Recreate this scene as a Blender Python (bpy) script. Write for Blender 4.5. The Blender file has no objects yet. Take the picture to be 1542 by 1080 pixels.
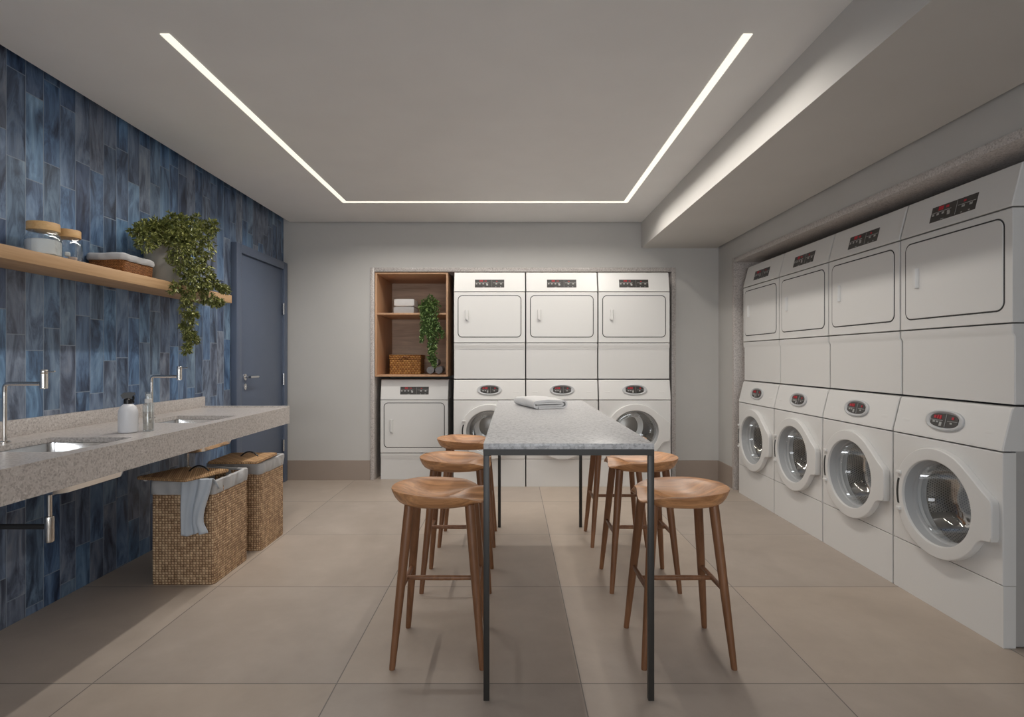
import bpy, bmesh, math, random
from mathutils import Vector, Matrix, noise
C = bpy.context
S = C.scene
COL = S.collection
PI = math.pi
R = random.Random(7)

# ------------------------------------------------------------------ camera, world, exposure, lights
FPX = 850.0          # focal length in pixels of the 1542 px wide frame
EYE = 1.2
cam_d = bpy.data.cameras.new('camera')
cam_d.sensor_width = 36.0
cam_d.lens = 36.0 * FPX / 1542.0
cam_d.clip_start = 0.05
cam = bpy.data.objects.new('camera', cam_d)
cam.location = (0, 0, EYE)
cam.rotation_euler = (PI / 2, 0, 0)
COL.objects.link(cam)
S.camera = cam
S.view_settings.view_transform = 'Standard'
S.view_settings.look = 'None'
S.view_settings.gamma = 1.0
S.view_settings.use_curve_mapping = False
S.view_settings.exposure = 0.0
w = bpy.data.worlds.new('world')
S.world = w
w.use_nodes = True
w.node_tree.nodes['Background'].inputs[0].default_value = (0.93, 0.965, 1.0, 1)
w.node_tree.nodes['Background'].inputs[1].default_value = 6.5     # added cool fill light, let in by the added opening behind the camera

CEIL = 2.541
LX0, LX1, LY0, LY1 = -1.453, 0.993, 2.329, 4.855   # the U of the recessed ceiling light
LW = 0.039
LED_POWER = 7.2     # watts of light per metre of strip
LED_COL = (1.0, 0.945, 0.875)


def led(name, x, y, sx, sy):
    d = bpy.data.lights.new(name, 'AREA')
    d.shape = 'RECTANGLE'
    d.size, d.size_y = sx, sy
    d.energy = LED_POWER * max(sx, sy)
    d.color = LED_COL
    d.spread = math.radians(150)
    o = bpy.data.objects.new(name, d)
    o.location = (x, y, CEIL - 0.006)
    COL.objects.link(o)


led('strip_lamp', LX0 + LW / 2, (LY0 + LY1) / 2, LW, LY1 - LY0)
led('strip_lamp', LX1 - LW / 2, (LY0 + LY1) / 2, LW, LY1 - LY0)
led('strip_lamp', (LX0 + LX1) / 2, LY1 - LW / 2, LX1 - LX0 - 2 * LW, LW)


# added fill light enters by an opening added to the unseen wall behind the camera; the portal only guides the sampling of that opening
OPX, OPZ0, OPZ1, YF = 1.5, 0.8, 2.0, -3.0
pd = bpy.data.lights.new('added_fill_opening', 'AREA')
pd.shape = 'RECTANGLE'
pd.size, pd.size_y = OPX * 2, OPZ1 - OPZ0
pd.cycles.is_portal = True
po = bpy.data.objects.new('added_fill_opening', pd)
po.location = (0, YF - 0.06, (OPZ0 + OPZ1) / 2)
po.rotation_euler = (PI / 2, 0, 0)
COL.objects.link(po)


# ------------------------------------------------------------------ node helpers and materials
def sinp(nd, key, v, nt):
    s = nd.inputs[key]
    if hasattr(v, 'links') and hasattr(v, 'is_output'):
        nt.links.new(v, s)
    else:
        if isinstance(v, (tuple, list)) and len(v) == 3 and s.type == 'RGBA':
            v = (*v, 1)
        s.default_value = v


class G:
    def __init__(self, name):
        self.m = bpy.data.materials.new(name)
        self.m.use_nodes = True
        self.nt = self.m.node_tree
        self.p = self.nt.nodes['Principled BSDF']
        self.out = self.nt.nodes['Material Output']

    def n(self, t, out=0, props=None, **ins):
        nd = self.nt.nodes.new('ShaderNode' + t)
        for k, v in (props or {}).items():
            setattr(nd, k, v)
        for k, v in ins.items():
            key = int(k[1:]) if k[0] == 'i' and k[1:].isdigit() else k.replace('_', ' ')
            sinp(nd, key, v, self.nt)
        return nd.outputs[out]

    def math(self, op, a, b=0.0, c=0.0, clamp=False):
        return self.n('Math', props={'operation': op, 'use_clamp': clamp}, i0=a, i1=b, i2=c)

    def obj(self):
        return self.n('TexCoord', out=3)

    def xyz(self, v):
        nd = self.nt.nodes.new('ShaderNodeSeparateXYZ')
        self.nt.links.new(v, nd.inputs[0])
        return nd.outputs[0], nd.outputs[1], nd.outputs[2]

    def comb(self, x=0.0, y=0.0, z=0.0):
        return self.n('CombineXYZ', i0=x, i1=y, i2=z)

    def scale(self, v, s):
        return self.n('VectorMath', props={'operation': 'MULTIPLY'}, i0=v, i1=s)

    def noise(self, v, scale, detail=3.0, rough=0.5, dist=0.0):
        return self.n('TexNoise', out=0, Vector=v, Scale=scale, Detail=detail, Roughness=rough, Distortion=dist)

    def white(self, v):
        return self.n('TexWhiteNoise', out=0, props={'noise_dimensions': '3D'}, Vector=v)

    def ramp(self, fac, stops, interp='LINEAR'):
        nd = self.nt.nodes.new('ShaderNodeValToRGB')
        nd.color_ramp.interpolation = interp
        els = nd.color_ramp.elements
        while len(els) > len(stops):
            els.remove(els[-1])
        while len(els) < len(stops):
            els.new(1.0)
        for e, (p, c) in zip(els, stops):
            e.position = p
            e.color = (*c, 1) if len(c) == 3 else c
        self.nt.links.new(fac, nd.inputs[0])
        return nd.outputs[0]

    def mix(self, fac, a, b, mode='MIX'):
        nd = self.nt.nodes.new('ShaderNodeMix')
        nd.data_type = 'RGBA'
        nd.blend_type = mode
        sinp(nd, 0, fac, self.nt)
        sinp(nd, 6, a, self.nt)
        sinp(nd, 7, b, self.nt)
        return nd.outputs[2]

    def bump(self, h, strength=0.3, dist=0.01):
        b = self.n('Bump', Height=h, Strength=strength, Distance=dist)
        self.nt.links.new(b, self.p.inputs['Normal'])

    def set(self, **kw):
        for k, v in kw.items():
            sinp(self.p, k.replace('_', ' '), v, self.nt)
        return self.m


def plain(name, col, rough=0.5, metal=0.0, **kw):
    return G(name).set(Base_Color=col, Roughness=rough, Metallic=metal, **kw)


def painted(name, col, rough=0.6, amt=0.05):
    g = G(name)
    v = g.obj()
    n = g.noise(v, 3.0, 4)
    c = g.mix(n, tuple(x * (1 - amt) for x in col), tuple(min(1, x * (1 + amt)) for x in col))
    g.bump(g.noise(v, 220.0, 2), 0.04, 0.002)
    return g.set(Base_Color=c, Roughness=rough)


def granite(name, lo, mid, hi, scale=95.0, rough=0.28, spk=0.5):
    g = G(name)
    v = g.obj()
    n = g.noise(v, scale, 5, 0.68)
    c = g.ramp(n, [(0.30, lo), (0.46, mid), (0.58, mid), (0.72, hi)])
    vo = g.n('TexVoronoi', out=1, Vector=v, Scale=scale * 1.6)
    sv = g.xyz(vo)[0]
    c = g.mix(g.math('MULTIPLY', g.math('GREATER_THAN', sv, 0.78), spk), c, tuple(x * 0.55 for x in lo))
    c = g.mix(g.math('MULTIPLY', g.math('LESS_THAN', sv, 0.16), spk), c, hi)
    return g.set(Base_Color=c, Roughness=rough)


def wood(name, dark, light, axis=2, fine=55.0, rough=0.42, contrast=1.0):
    g = G(name)
    v = g.obj()
    inf = g.n('ObjectInfo', out=5)
    sc = [1.0, 1.0, 1.0]
    sc[axis] = 0.07
    v2 = g.n('VectorMath', props={'operation': 'ADD'}, i0=g.scale(v, tuple(sc)), i1=g.comb(inf, inf, inf))
    n1 = g.noise(v2, fine * 0.35, 4, 0.6, 1.2)
    n2 = g.noise(v2, fine * 2.2, 3, 0.6)
    f = g.math('ADD', g.math('MULTIPLY', n1, 0.75), g.math('MULTIPLY', n2, 0.25))
    a = 0.5 - 0.22 / contrast
    b = 0.5 + 0.2 / contrast
    mid = tuple((x + y) / 2 for x, y in zip(dark, light))
    c = g.ramp(f, [(a, dark), (0.5, mid), (b, light)])
    g.bump(n2, 0.06, 0.002)
    return g.set(Base_Color=c, Roughness=rough)


def tile_wall():
    g = G('blue_vertical_tile')
    x, y, z = g.xyz(g.obj())
    yy = g.math('DIVIDE', g.math('ADD', y, 0.082 + 10.0), 0.1)
    col = g.math('FLOOR', yy)
    fy = g.math('FRACT', yy)
    off = g.white(g.comb(col, 3.0, 1.0))
    zz = g.math('ADD', g.math('DIVIDE', z, 0.4), g.math('ADD', off, 5.0))
    row = g.math('FLOOR', zz)
    fz = g.math('FRACT', zz)
    idv = g.comb(col, row, 0.5)
    r1 = g.white(idv)
    r2 = g.white(g.comb(row, col, 4.5))
    base = g.ramp(r1, [(0.0, (0.070, 0.106, 0.190)), (0.14, (0.120, 0.230, 0.405)), (0.28, (0.150, 0.185, 0.255)),
                       (0.42, (0.092, 0.180, 0.325)), (0.56, (0.190, 0.220, 0.280)), (0.70, (0.140, 0.258, 0.420)),
                       (0.84, (0.078, 0.118, 0.205)), (1.0, (0.155, 0.240, 0.345))])
    sv = g.comb(g.math('MULTIPLY', y, 13.0), g.math('MULTIPLY', z, 3.6), g.math('MULTIPLY', r2, 60.0))
    st = g.noise(sv, 1.0, 5, 0.62, 0.9)
    st2 = g.noise(g.comb(g.math('MULTIPLY', y, 48.0), g.math('MULTIPLY', z, 4.0), g.math('MULTIPLY', r2, 31.0)), 1.0, 3, 0.6)
    c = g.mix(1.0, base, g.ramp(st, [(0.30, (0.20, 0.20, 0.24)), (0.44, (0.62, 0.62, 0.66)), (0.54, (1.1, 1.1, 1.1)), (0.72, (1.9, 1.7, 1.5))]), 'MULTIPLY')
    c = g.mix(0.4, c, g.ramp(st2, [(0.3, (0.5, 0.52, 0.56)), (0.7, (1.4, 1.36, 1.32))]), 'MULTIPLY')
    ey = g.math('MULTIPLY', g.math('MINIMUM', fy, g.math('SUBTRACT', 1.0, fy)), 0.1)
    ez = g.math('MULTIPLY', g.math('MINIMUM', fz, g.math('SUBTRACT', 1.0, fz)), 0.4)
    e = g.math('MINIMUM', ey, ez)
    gr = g.math('LESS_THAN', e, 0.0021)
    c = g.mix(g.math('MULTIPLY', gr, 0.65), c, (0.30, 0.36, 0.43))
    h = g.math('ADD', g.math('MULTIPLY', g.math('MINIMUM', e, 0.004), 180.0), g.math('MULTIPLY', st, 0.25))
    g.bump(h, 0.35, 0.003)
    rg = g.math('ADD', 0.26, g.math('MULTIPLY', st2, 0.22))
    return g.set(Base_Color=c, Roughness=rg)


def floor_tile():
    g = G('beige_porcelain_tile')
    v = g.obj()
    x, y, z = g.xyz(v)
    xx = g.math('DIVIDE', g.math('ADD', x, 0.647 + 9.02), 0.902)
    yy = g.math('DIVIDE', g.math('ADD', y, -2.083 + 8.84), 0.884)
    fx, fy = g.math('FRACT', xx), g.math('FRACT', yy)
    r1 = g.white(g.comb(g.math('FLOOR', xx), g.math('FLOOR', yy), 2.5))
    sv = g.n('VectorMath', props={'operation': 'ADD'}, i0=v, i1=g.comb(g.math('MULTIPLY', r1, 40.0), 0.0, g.math('MULTIPLY', r1, 17.0)))
    n1 = g.noise(sv, 1.6, 6, 0.6, 0.4)
    n2 = g.noise(sv, 9.0, 4, 0.6)
    c = g.ramp(g.math('ADD', g.math('MULTIPLY', n1, 0.7), g.math('MULTIPLY', n2, 0.3)),
               [(0.3, FLOOR_LO), (0.55, FLOOR_MID), (0.75, FLOOR_HI)])
    c = g.mix(1.0, c, g.ramp(r1, [(0.0, (0.94, 0.95, 0.97)), (1.0, (1.05, 1.03, 1.0))]), 'MULTIPLY')
    ex = g.math('MULTIPLY', g.math('MINIMUM', fx, g.math('SUBTRACT', 1.0, fx)), 0.902)
    ey = g.math('MULTIPLY', g.math('MINIMUM', fy, g.math('SUBTRACT', 1.0, fy)), 0.884)
    e = g.math('MINIMUM', ex, ey)
    gr = g.math('LESS_THAN', e, 0.0022)
    c = g.mix(gr, c, (0.17, 0.15, 0.135))
    g.bump(g.math('ADD', g.math('MULTIPLY', g.math('MINIMUM', e, 0.003), 200.0), g.math('MULTIPLY', n2, 0.1)), 0.2, 0.002)
    return g.set(Base_Color=c, Roughness=g.math('ADD', 0.36, g.math('MULTIPLY', n2, 0.16)))


def weave(name, dark, light, rh, cw, bump=0.8, OFF=0.5):
    g = G(name)
    x, y, z = g.xyz(g.obj())
    v = g.obj()
    rz = g.math('DIVIDE', z, rh)
    row = g.math('FLOOR', g.math('ADD', rz, 100.0))
    par = g.math('MODULO', row, 2.0)
    u = g.math('ADD', g.math('DIVIDE', g.math('ADD', g.math('ADD', x, y), 50.0), cw), g.math('MULTIPLY', par, OFF))
    fu, fz = g.math('FRACT', u), g.math('FRACT', g.math('ADD', rz, 100.0))
    h = g.math('MULTIPLY', g.math('SINE', g.math('MULTIPLY', fu, PI)), g.math('SINE', g.math('MULTIPLY', fz, PI)))
    cell = g.white(g.comb(g.math('FLOOR', u), row, 1.5))
    n = g.noise(v, 9.0, 3)
    n4 = g.noise(g.comb(g.math('MULTIPLY', g.math('ADD', x, y), 1.0), 0.0, g.math('MULTIPLY', z, 0.3)), 120.0, 3)
    f = g.math('ADD', g.math('MULTIPLY', h, 0.44), g.math('ADD', g.math('MULTIPLY', cell, 0.30), g.math('ADD', g.math('MULTIPLY', n, 0.2), g.math('MULTIPLY', n4, 0.25))))
    c = g.ramp(f, [(0.1, tuple(a * 0.3 for a in dark)), (0.42, dark), (0.95, light)])
    g.bump(h, bump, 0.006)
    return g.set(Base_Color=c, Roughness=0.62)


def fabric(name, col, rough=0.9, s=0.25):
    g = G(name)
    v = g.obj()
    n = g.noise(v, 500.0, 2)
    n2 = g.noise(v, 14.0, 3)
    c = g.mix(n2, tuple(x * 0.93 for x in col), tuple(min(1, x * 1.06) for x in col))
    g.bump(g.math('ADD', n, g.math('MULTIPLY', n2, 1.5)), s, 0.003)
    return g.set(Base_Color=c, Roughness=rough)


def clear(name, tint=(0.93, 0.95, 0.96), refl=0.06):
    g = G(name)
    tr = g.n('BsdfTransparent', Color=tint)
    gl = g.n('BsdfGlossy', Color=(1, 1, 1), Roughness=0.02)
    lw = g.n('LayerWeight', out=0, Blend=0.35)
    f = g.math('ADD', refl, g.math('MULTIPLY', lw, 0.38), clamp=True)
    mx = g.n('MixShader', i0=f, i1=tr, i2=gl)
    g.nt.links.new(mx, g.out.inputs[0])
    return g.m


def leafmat(name, lo, hi):
    g = G(name)
    r = g.n('NewGeometry', out=8)
    c = g.ramp(r, [(0.0, lo), (0.6, tuple((a + b) / 2 for a, b in zip(lo, hi))), (1.0, hi)])
    return g.set(Base_Color=c, Roughness=0.38)


def drummat():
    g = G('perforated_steel')
    uv = g.n('TexCoord', out=2)
    u, v, _ = g.xyz(uv)
    row = g.math('FLOOR', g.math('DIVIDE', v, 0.0115))
    a = g.math('SUBTRACT', g.math('FRACT', g.math('ADD', g.math('DIVIDE', u, 0.0135), g.math('MULTIPLY', g.math('MODULO', row, 2.0), 0.5))), 0.5)
    b = g.math('SUBTRACT', g.math('FRACT', g.math('DIVIDE', v, 0.0115)), 0.5)
    d = g.math('ADD', g.math('MULTIPLY', a, a), g.math('MULTIPLY', b, b))
    hole = g.math('LESS_THAN', d, 0.07)
    c = g.mix(hole, (0.72, 0.69, 0.65), (0.05, 0.05, 0.05))
    return g.set(Base_Color=c, Roughness=0.42, Metallic=g.math('MULTIPLY', g.math('SUBTRACT', 1.0, hole), 0.4))


FLOOR_LO, FLOOR_MID, FLOOR_HI = (0.36, 0.30, 0.25), (0.43, 0.365, 0.31), (0.50, 0.43, 0.37)
M = {}
M['tile'] = tile_wall()
M['floor'] = floor_tile()
M['wall'] = painted('grey_wall_paint', (0.56, 0.55, 0.53), 0.55)
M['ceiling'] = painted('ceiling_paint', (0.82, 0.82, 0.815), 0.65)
M['beam'] = painted('ceiling_paint_dimmed', (0.60, 0.585, 0.56), 0.65)  # same paint as the ceiling, darkened for how light falls on the beam
M['skirting'] = painted('beige_skirting_tile', (0.36, 0.295, 0.25), 0.42, 0.08)
M['niche'] = painted('dark_niche', (0.20, 0.19, 0.18), 0.7)
M['granite'] = granite('warm_grey_granite', (0.36, 0.325, 0.305), (0.55, 0.51, 0.485), (0.72, 0.69, 0.67), 95.0, 0.28, 0.35)
M['granite2'] = granite('pale_grey_granite', (0.27, 0.27, 0.29), (0.56, 0.56, 0.57), (0.74, 0.74, 0.74), 70.0, 0.3, 0.3)
M['door'] = painted('slate_blue_lacquer', (0.105, 0.135, 0.20), 0.4, 0.03)
M['steel'] = plain('polished_steel', (0.80, 0.77, 0.73), 0.14, 1.0)
M['chrome'] = plain('brushed_nickel', (0.72, 0.68, 0.63), 0.2, 1.0)
M['inox'] = plain('bright_inox', (0.84, 0.84, 0.84), 0.16, 1.0)
M['white'] = plain('white_enamel', (0.74, 0.735, 0.72), 0.34)
M['white2'] = plain('white_plastic', (0.72, 0.715, 0.70), 0.36)
M['grey'] = plain('shaded_casing', (0.42, 0.41, 0.40), 0.45)  # casing colour darkened to carry the shade of seams and flank
M['gap_dark'] = plain('dark_matte', (0.03, 0.03, 0.03), 0.6)  # shade of door gaps and hinge slots as colour; also a dark pipe
M['rim'] = plain('grey_inner_rim', (0.40, 0.41, 0.42), 0.4)
M['rubber'] = plain('pale_rubber', (0.52, 0.53, 0.54), 0.5)
M['screen'] = plain('dark_panel', (0.045, 0.042, 0.04), 0.3)
M['red'] = G('red_digits').set(Base_Color=(0.30, 0.012, 0.02), Emission_Color=(1.0, 0.04, 0.07, 1), Emission_Strength=0.09)
M['icon'] = plain('pale_icons', (0.42, 0.42, 0.41), 0.5)
M['drum'] = drummat()
M['drumback'] = plain('drum_back_steel', (0.74, 0.71, 0.67), 0.34, 0.55)
M['window'] = clear('door_glass', (0.96, 0.97, 0.97), 0.04)
M['glass'] = clear('clear_glass', (0.95, 0.97, 0.98), 0.03)
M['black'] = plain('black_steel', (0.030, 0.028, 0.025), 0.4, 0.0)
M['blackp'] = plain('black_plastic', (0.012, 0.012, 0.013), 0.35)
M['seat'] = wood('stool_seat_wood', (0.22, 0.085, 0.03), (0.76, 0.395, 0.18), 0, 62.0, 0.36, 1.0)
M['leg'] = wood('stool_leg_wood', (0.15, 0.062, 0.026), (0.32, 0.15, 0.07), 2, 60.0, 0.4)
M['shelf'] = wood('pale_shelf_wood', (0.40, 0.235, 0.115), (0.60, 0.395, 0.22), 1, 45.0, 0.5, 0.8)
M['cab'] = wood('cabinet_wood', (0.50, 0.28, 0.155), (0.66, 0.41, 0.25), 2, 45.0, 0.5, 0.8)
M['cabback'] = wood('walnut_back_panel', (0.46, 0.31, 0.215), (0.80, 0.61, 0.46), 0, 34.0, 0.5, 1.3)
M['hamper'] = weave('seagrass_weave', (0.33, 0.19, 0.10), (0.88, 0.64, 0.40), 0.0135, 0.0165, 0.8, 0.14)
M['hamperlid'] = weave('seagrass_lid', (0.34, 0.19, 0.085), (0.66, 0.42, 0.22), 0.012, 0.014, 0.5)
M['rattan'] = weave('rattan_weave', (0.26, 0.10, 0.02), (0.62, 0.33, 0.09), 0.021, 0.03)
M['traybasket'] = weave('fine_rattan', (0.22, 0.075, 0.016), (0.46, 0.20, 0.055), 0.0062, 0.009)
M['liner'] = fabric('pale_grey_linen', (0.47, 0.47, 0.475))
M['garment'] = fabric('blue_grey_cotton', (0.50, 0.545, 0.60))
M['towel'] = fabric('white_towel', (0.74, 0.74, 0.74), 0.95, 0.4)
M['towelg'] = fabric('grey_towel', (0.34, 0.345, 0.36), 0.95, 0.4)
M['pot'] = plain('stone_pot', (0.36, 0.34, 0.30), 0.6)
M['soil'] = plain('dark_soil', (0.03, 0.022, 0.016), 0.9)
M['stem'] = plain('green_stem', (0.06, 0.075, 0.02), 0.6)
M['leaf'] = leafmat('olive_leaf', (0.065, 0.088, 0.020), (0.40, 0.41, 0.14))
M['ivy'] = leafmat('ivy_leaf', (0.05, 0.11, 0.028), (0.30, 0.42, 0.15))
M['lidwood'] = wood('jar_lid_wood', (0.46, 0.26, 0.10), (0.66, 0.44, 0.21), 1, 60.0, 0.5)
M['powder'] = plain('white_powder', (0.83, 0.83, 0.82), 0.9)
M['soap'] = plain('pink_soap', (0.72, 0.53, 0.44), 0.5)
M['bottle'] = plain('white_bottle', (0.74, 0.75, 0.78), 0.35)
M['liquid'] = clear('pale_liquid', (0.86, 0.83, 0.79), 0.02)
M['led'] = G('led_diffuser').set(Base_Color=(0.8, 0.8, 0.8), Emission_Color=(1.0, 0.955, 0.79, 1), Emission_Strength=0.93)


# ------------------------------------------------------------------ mesh helpers
def box(bm, x0, x1, y0, y1, z0, z1, r=0.0, seg=2):
    mt = Matrix.Translation(((x0 + x1) / 2, (y0 + y1) / 2, (z0 + z1) / 2)) @ Matrix.Diagonal((abs(x1 - x0), abs(y1 - y0), abs(z1 - z0), 1))
    res = bmesh.ops.create_cube(bm, size=1.0, matrix=mt)
    if r > 0:
        es = list({e for v in res['verts'] for e in v.link_edges})
        bmesh.ops.bevel(bm, geom=es, offset=r, segments=seg, affect='EDGES', profile=0.5)


def loft(bm, loops, cap0=True, cap1=True, cyc=True):
    vs = [[bm.verts.new(p) for p in lp] for lp in loops]
    n = len(vs[0])
    for a, b in zip(vs, vs[1:]):
        for i in range(n if cyc else n - 1):
            j = (i + 1) % n
            bm.faces.new((a[i], a[j], b[j], b[i]))
    if cap0:
        bm.faces.new(list(reversed(vs[0])))
    if cap1:
        bm.faces.new(vs[-1])
    return vs


def tube(bm, pts, rad, n=12, caps=True):
    pts = [Vector(p) for p in pts]
    rads = rad if isinstance(rad, (list, tuple)) else [rad] * len(pts)
    t0 = (pts[1] - pts[0]).normalized()
    up = Vector((0, 0, 1)) if abs(t0.z) < 0.9 else Vector((1, 0, 0))
    nx = t0.cross(up).normalized()
    loops = []
    for i, p in enumerate(pts):
        if i == 0:
            t = t0
        elif i == len(pts) - 1:
            t = (pts[i] - pts[i - 1]).normalized()
        else:
            t = ((pts[i + 1] - p).normalized() + (p - pts[i - 1]).normalized()).normalized()
        nx = (nx - t * nx.dot(t)).normalized()
        ny = t.cross(nx)
        loops.append([p + (nx * math.cos(2 * PI * k / n) + ny * math.sin(2 * PI * k / n)) * rads[i] for k in range(n)])
    loft(bm, loops, caps, caps)


def lathe(bm, prof, n=32, cx=0.0, cy=0.0, cap0=True, cap1=True):
    loft(bm, [[Vector((cx + r * math.cos(2 * PI * k / n), cy + r * math.sin(2 * PI * k / n), z)) for k in range(n)] for r, z in prof], cap0, cap1)


def rrect(w_, h_, r, n=6, cx=0.0, cy=0.0):
    pts = []
    for qx, qy, a0 in ((1, 1, 0), (-1, 1, 90), (-1, -1, 180), (1, -1, 270)):
        for k in range(n + 1):
            a = math.radians(a0 + 90 * k / n)
            pts.append((cx + qx * (w_ / 2 - r) + r * math.cos(a), cy + qy * (h_ / 2 - r) + r * math.sin(a)))
    return pts


def arc(p0, c, p1, n=6):
    """quadratic bend from p0 to p1 around the control corner c"""
    p0, c, p1 = Vector(p0), Vector(c), Vector(p1)
    return [(p0 * (1 - t) ** 2 + c * 2 * t * (1 - t) + p1 * t * t) for t in [k / n for k in range(n + 1)]]


def obj(name, bm, mat, parent=None, ang=38.0, loc=None, flat=False, recalc=True, wn=False):
    if recalc:
        bmesh.ops.recalc_face_normals(bm, faces=bm.faces[:])
    lim = math.radians(ang)
    for f in bm.faces:
        f.smooth = not flat
    for e in bm.edges:
        if len(e.link_faces) == 2:
            e.smooth = e.calc_face_angle(0.0) < lim
    me = bpy.data.meshes.new(name)
    bm.to_mesh(me)
    bm.free()
    for m_ in (mat if isinstance(mat, (list, tuple)) else [mat]):
        me.materials.append(m_)
    o = bpy.data.objects.new(name, me)
    COL.objects.link(o)
    if parent is not None:
        o.parent = parent
    if loc is not None:
        o.location = loc
    if wn:
        md_ = o.modifiers.new('face_weighted_normals', 'WEIGHTED_NORMAL')
        md_.keep_sharp = True
    return o


def B():
    return bmesh.new()


def smooth(t_):
    t_ = max(0.0, min(1.0, t_))
    return t_ * t_ * (3 - 2 * t_)


def tag(o, label, cat, group=None, kind=None):
    o['label'] = label
    o['category'] = cat
    if group:
        o['group'] = group
    if kind:
        o['kind'] = kind
    return o


def thing(name, label, cat, loc=(0, 0, 0), rz=0.0, group=None):
    o = bpy.data.objects.new(name, None)
    o.empty_display_size = 0.1
    o.location = loc
    o.rotation_euler = (0, 0, rz)
    COL.objects.link(o)
    return tag(o, label, cat, group)


def struct(name, bm, mat, parent=None, label=None, cat=None):
    o = obj(name, bm, mat, parent)
    if parent is None:
        tag(o, label, cat, kind='structure')
    return o


def dup(root, loc, rz, label, group=None):
    """a copy of a thing with copies of its parts and sub-parts"""
    r = root.copy()
    COL.objects.link(r)
    r.location = loc
    r.rotation_euler = (0, 0, rz)
    r['label'] = label
    if group:
        r['group'] = group
    for ch in list(root.children):
        c = ch.copy()
        COL.objects.link(c)
        c.parent = r
        for g in ch.children:
            d = g.copy()
            COL.objects.link(d)
            d.parent = c
    return r


def bxs(*specs):
    bm = B()
    for s in specs:
        box(bm, *s)
    return bm


# ------------------------------------------------------------------ the room
XL, XR, YB, TOP = -2.256, 2.04, 5.574, 2.72
RX1 = 2.82          # back of the niche in the right wall
BY1 = 6.34          # back of the niche in the far wall
SOF_X, SOF_Z = 1.2755, 2.289

struct('floor', bxs((XL - 0.2, RX1 + 0.1, YF - 0.1, BY1 + 0.1, -0.1, 0.0)), M['floor'], label='beige floor of large square porcelain tiles with thin dark joints', cat='floor')
struct('ceiling', bxs((-2.184, SOF_X, YF, YB - 0.03, CEIL, CEIL + 0.06), (XL - 0.2, RX1 + 0.1, YF - 0.1, BY1 + 0.1, TOP, TOP + 0.1)), M['ceiling'],
       label='smooth grey ceiling with a recessed line of light', cat='ceiling')
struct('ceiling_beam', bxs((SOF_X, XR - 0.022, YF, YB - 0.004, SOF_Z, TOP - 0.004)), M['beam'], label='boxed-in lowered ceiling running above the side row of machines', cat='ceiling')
struct('wall_left', bxs((XL - 0.15, XL, YF - 0.1, YB + 0.1, 0.0, TOP)), M['tile'], label='wall of glossy upright blue tiles behind the stone counter', cat='wall')
# far wall with the opening of its niche
FX0, FX1, FZ = -1.357, 1.574, 2.056
struct('wall_back', bxs((XL, FX0 - 0.04, YB, YB + 0.12, 0.0, TOP), (FX1 + 0.04, RX1 + 0.1, YB, YB + 0.12, 0.0, TOP),
                        (FX0 - 0.04, FX1 + 0.04, YB, YB + 0.12, FZ + 0.042, TOP),
                        (FX0 - 0.16, FX0 - 0.04, YB + 0.12, BY1, 0.0, TOP), (FX1 + 0.04, FX1 + 0.16, YB + 0.12, BY1, 0.0, TOP),
                        (FX0 - 0.16, FX1 + 0.16, BY1, BY1 + 0.1, 0.0, TOP)), M['wall'], label='plain grey far wall with a niche full of machines', cat='wall')
# right wall with the opening of its niche
NY0, NY1, NZ = 1.45, 5.16, 2.078
struct('wall_right', bxs((XR, XR + 0.12, NY1 + 0.04, YB, 0.0, TOP), (XR, XR + 0.12, YF, NY0 - 0.04, 0.0, TOP),
                         (XR, XR + 0.12, NY0 - 0.04, NY1 + 0.04, NZ + 0.04, TOP),
                         (XR + 0.12, RX1, NY1 + 0.04, NY1 + 0.16, 0.0, TOP), (XR + 0.12, RX1, NY0 - 0.16, NY0 - 0.04, 0.0, TOP),
                         (RX1, RX1 + 0.1, NY0 - 0.16, NY1 + 0.16, 0.0, TOP)), M['wall'], label='grey side wall with a long niche for stacked machines', cat='wall')
struct('wall_front', bxs((XL - 0.15, -OPX, YF - 0.12, YF, 0.0, TOP), (OPX, RX1, YF - 0.12, YF, 0.0, TOP), (-OPX, OPX, YF - 0.12, YF, 0.0, OPZ0), (-OPX, OPX, YF - 0.12, YF, OPZ1, TOP)), M['wall'],
       label='plain grey unseen wall facing the far niche, with a wide opening added for fill light', cat='wall')
struct('trim_1', bxs((FX0 - 0.04, FX0, YB - 0.012, YB + 0.70, 0.0, FZ + 0.04, 0.002), (FX1, FX1 + 0.04, YB - 0.012, YB + 0.70, 0.0, FZ + 0.04, 0.002),
                     (FX0, FX1, YB - 0.012, YB + 0.70, FZ, FZ + 0.04, 0.002)), M['granite'], label='speckled granite border around the far machine niche', cat='trim')
struct('trim_2', bxs((XR - 0.012, XR + 0.72, NY1, NY1 + 0.04, 0.0, NZ + 0.04, 0.002), (XR - 0.012, XR + 0.72, NY0 - 0.04, NY0, 0.0, NZ + 0.04, 0.002),
                     (XR - 0.012, XR + 0.72, NY0, NY1, NZ, NZ + 0.04, 0.002)), M['granite'], label='speckled granite border around the side machine niche', cat='trim')
SK = 0.195
struct('baseboard_back', bxs((XL, FX0 - 0.042, YB - 0.009, YB, 0.0, SK), (FX1 + 0.042, XR, YB - 0.009, YB, 0.0, SK)), M['skirting'],
       label='beige tile skirting along the far wall', cat='baseboard')
struct('baseboard_right', bxs((XR - 0.009, XR, NY1 + 0.042, YB - 0.009, 0.0, SK), (XR - 0.009, XR, YF, NY0 - 0.042, 0.0, SK)), M['skirting'],
       label='beige tile skirting along the side wall', cat='baseboard')

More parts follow.
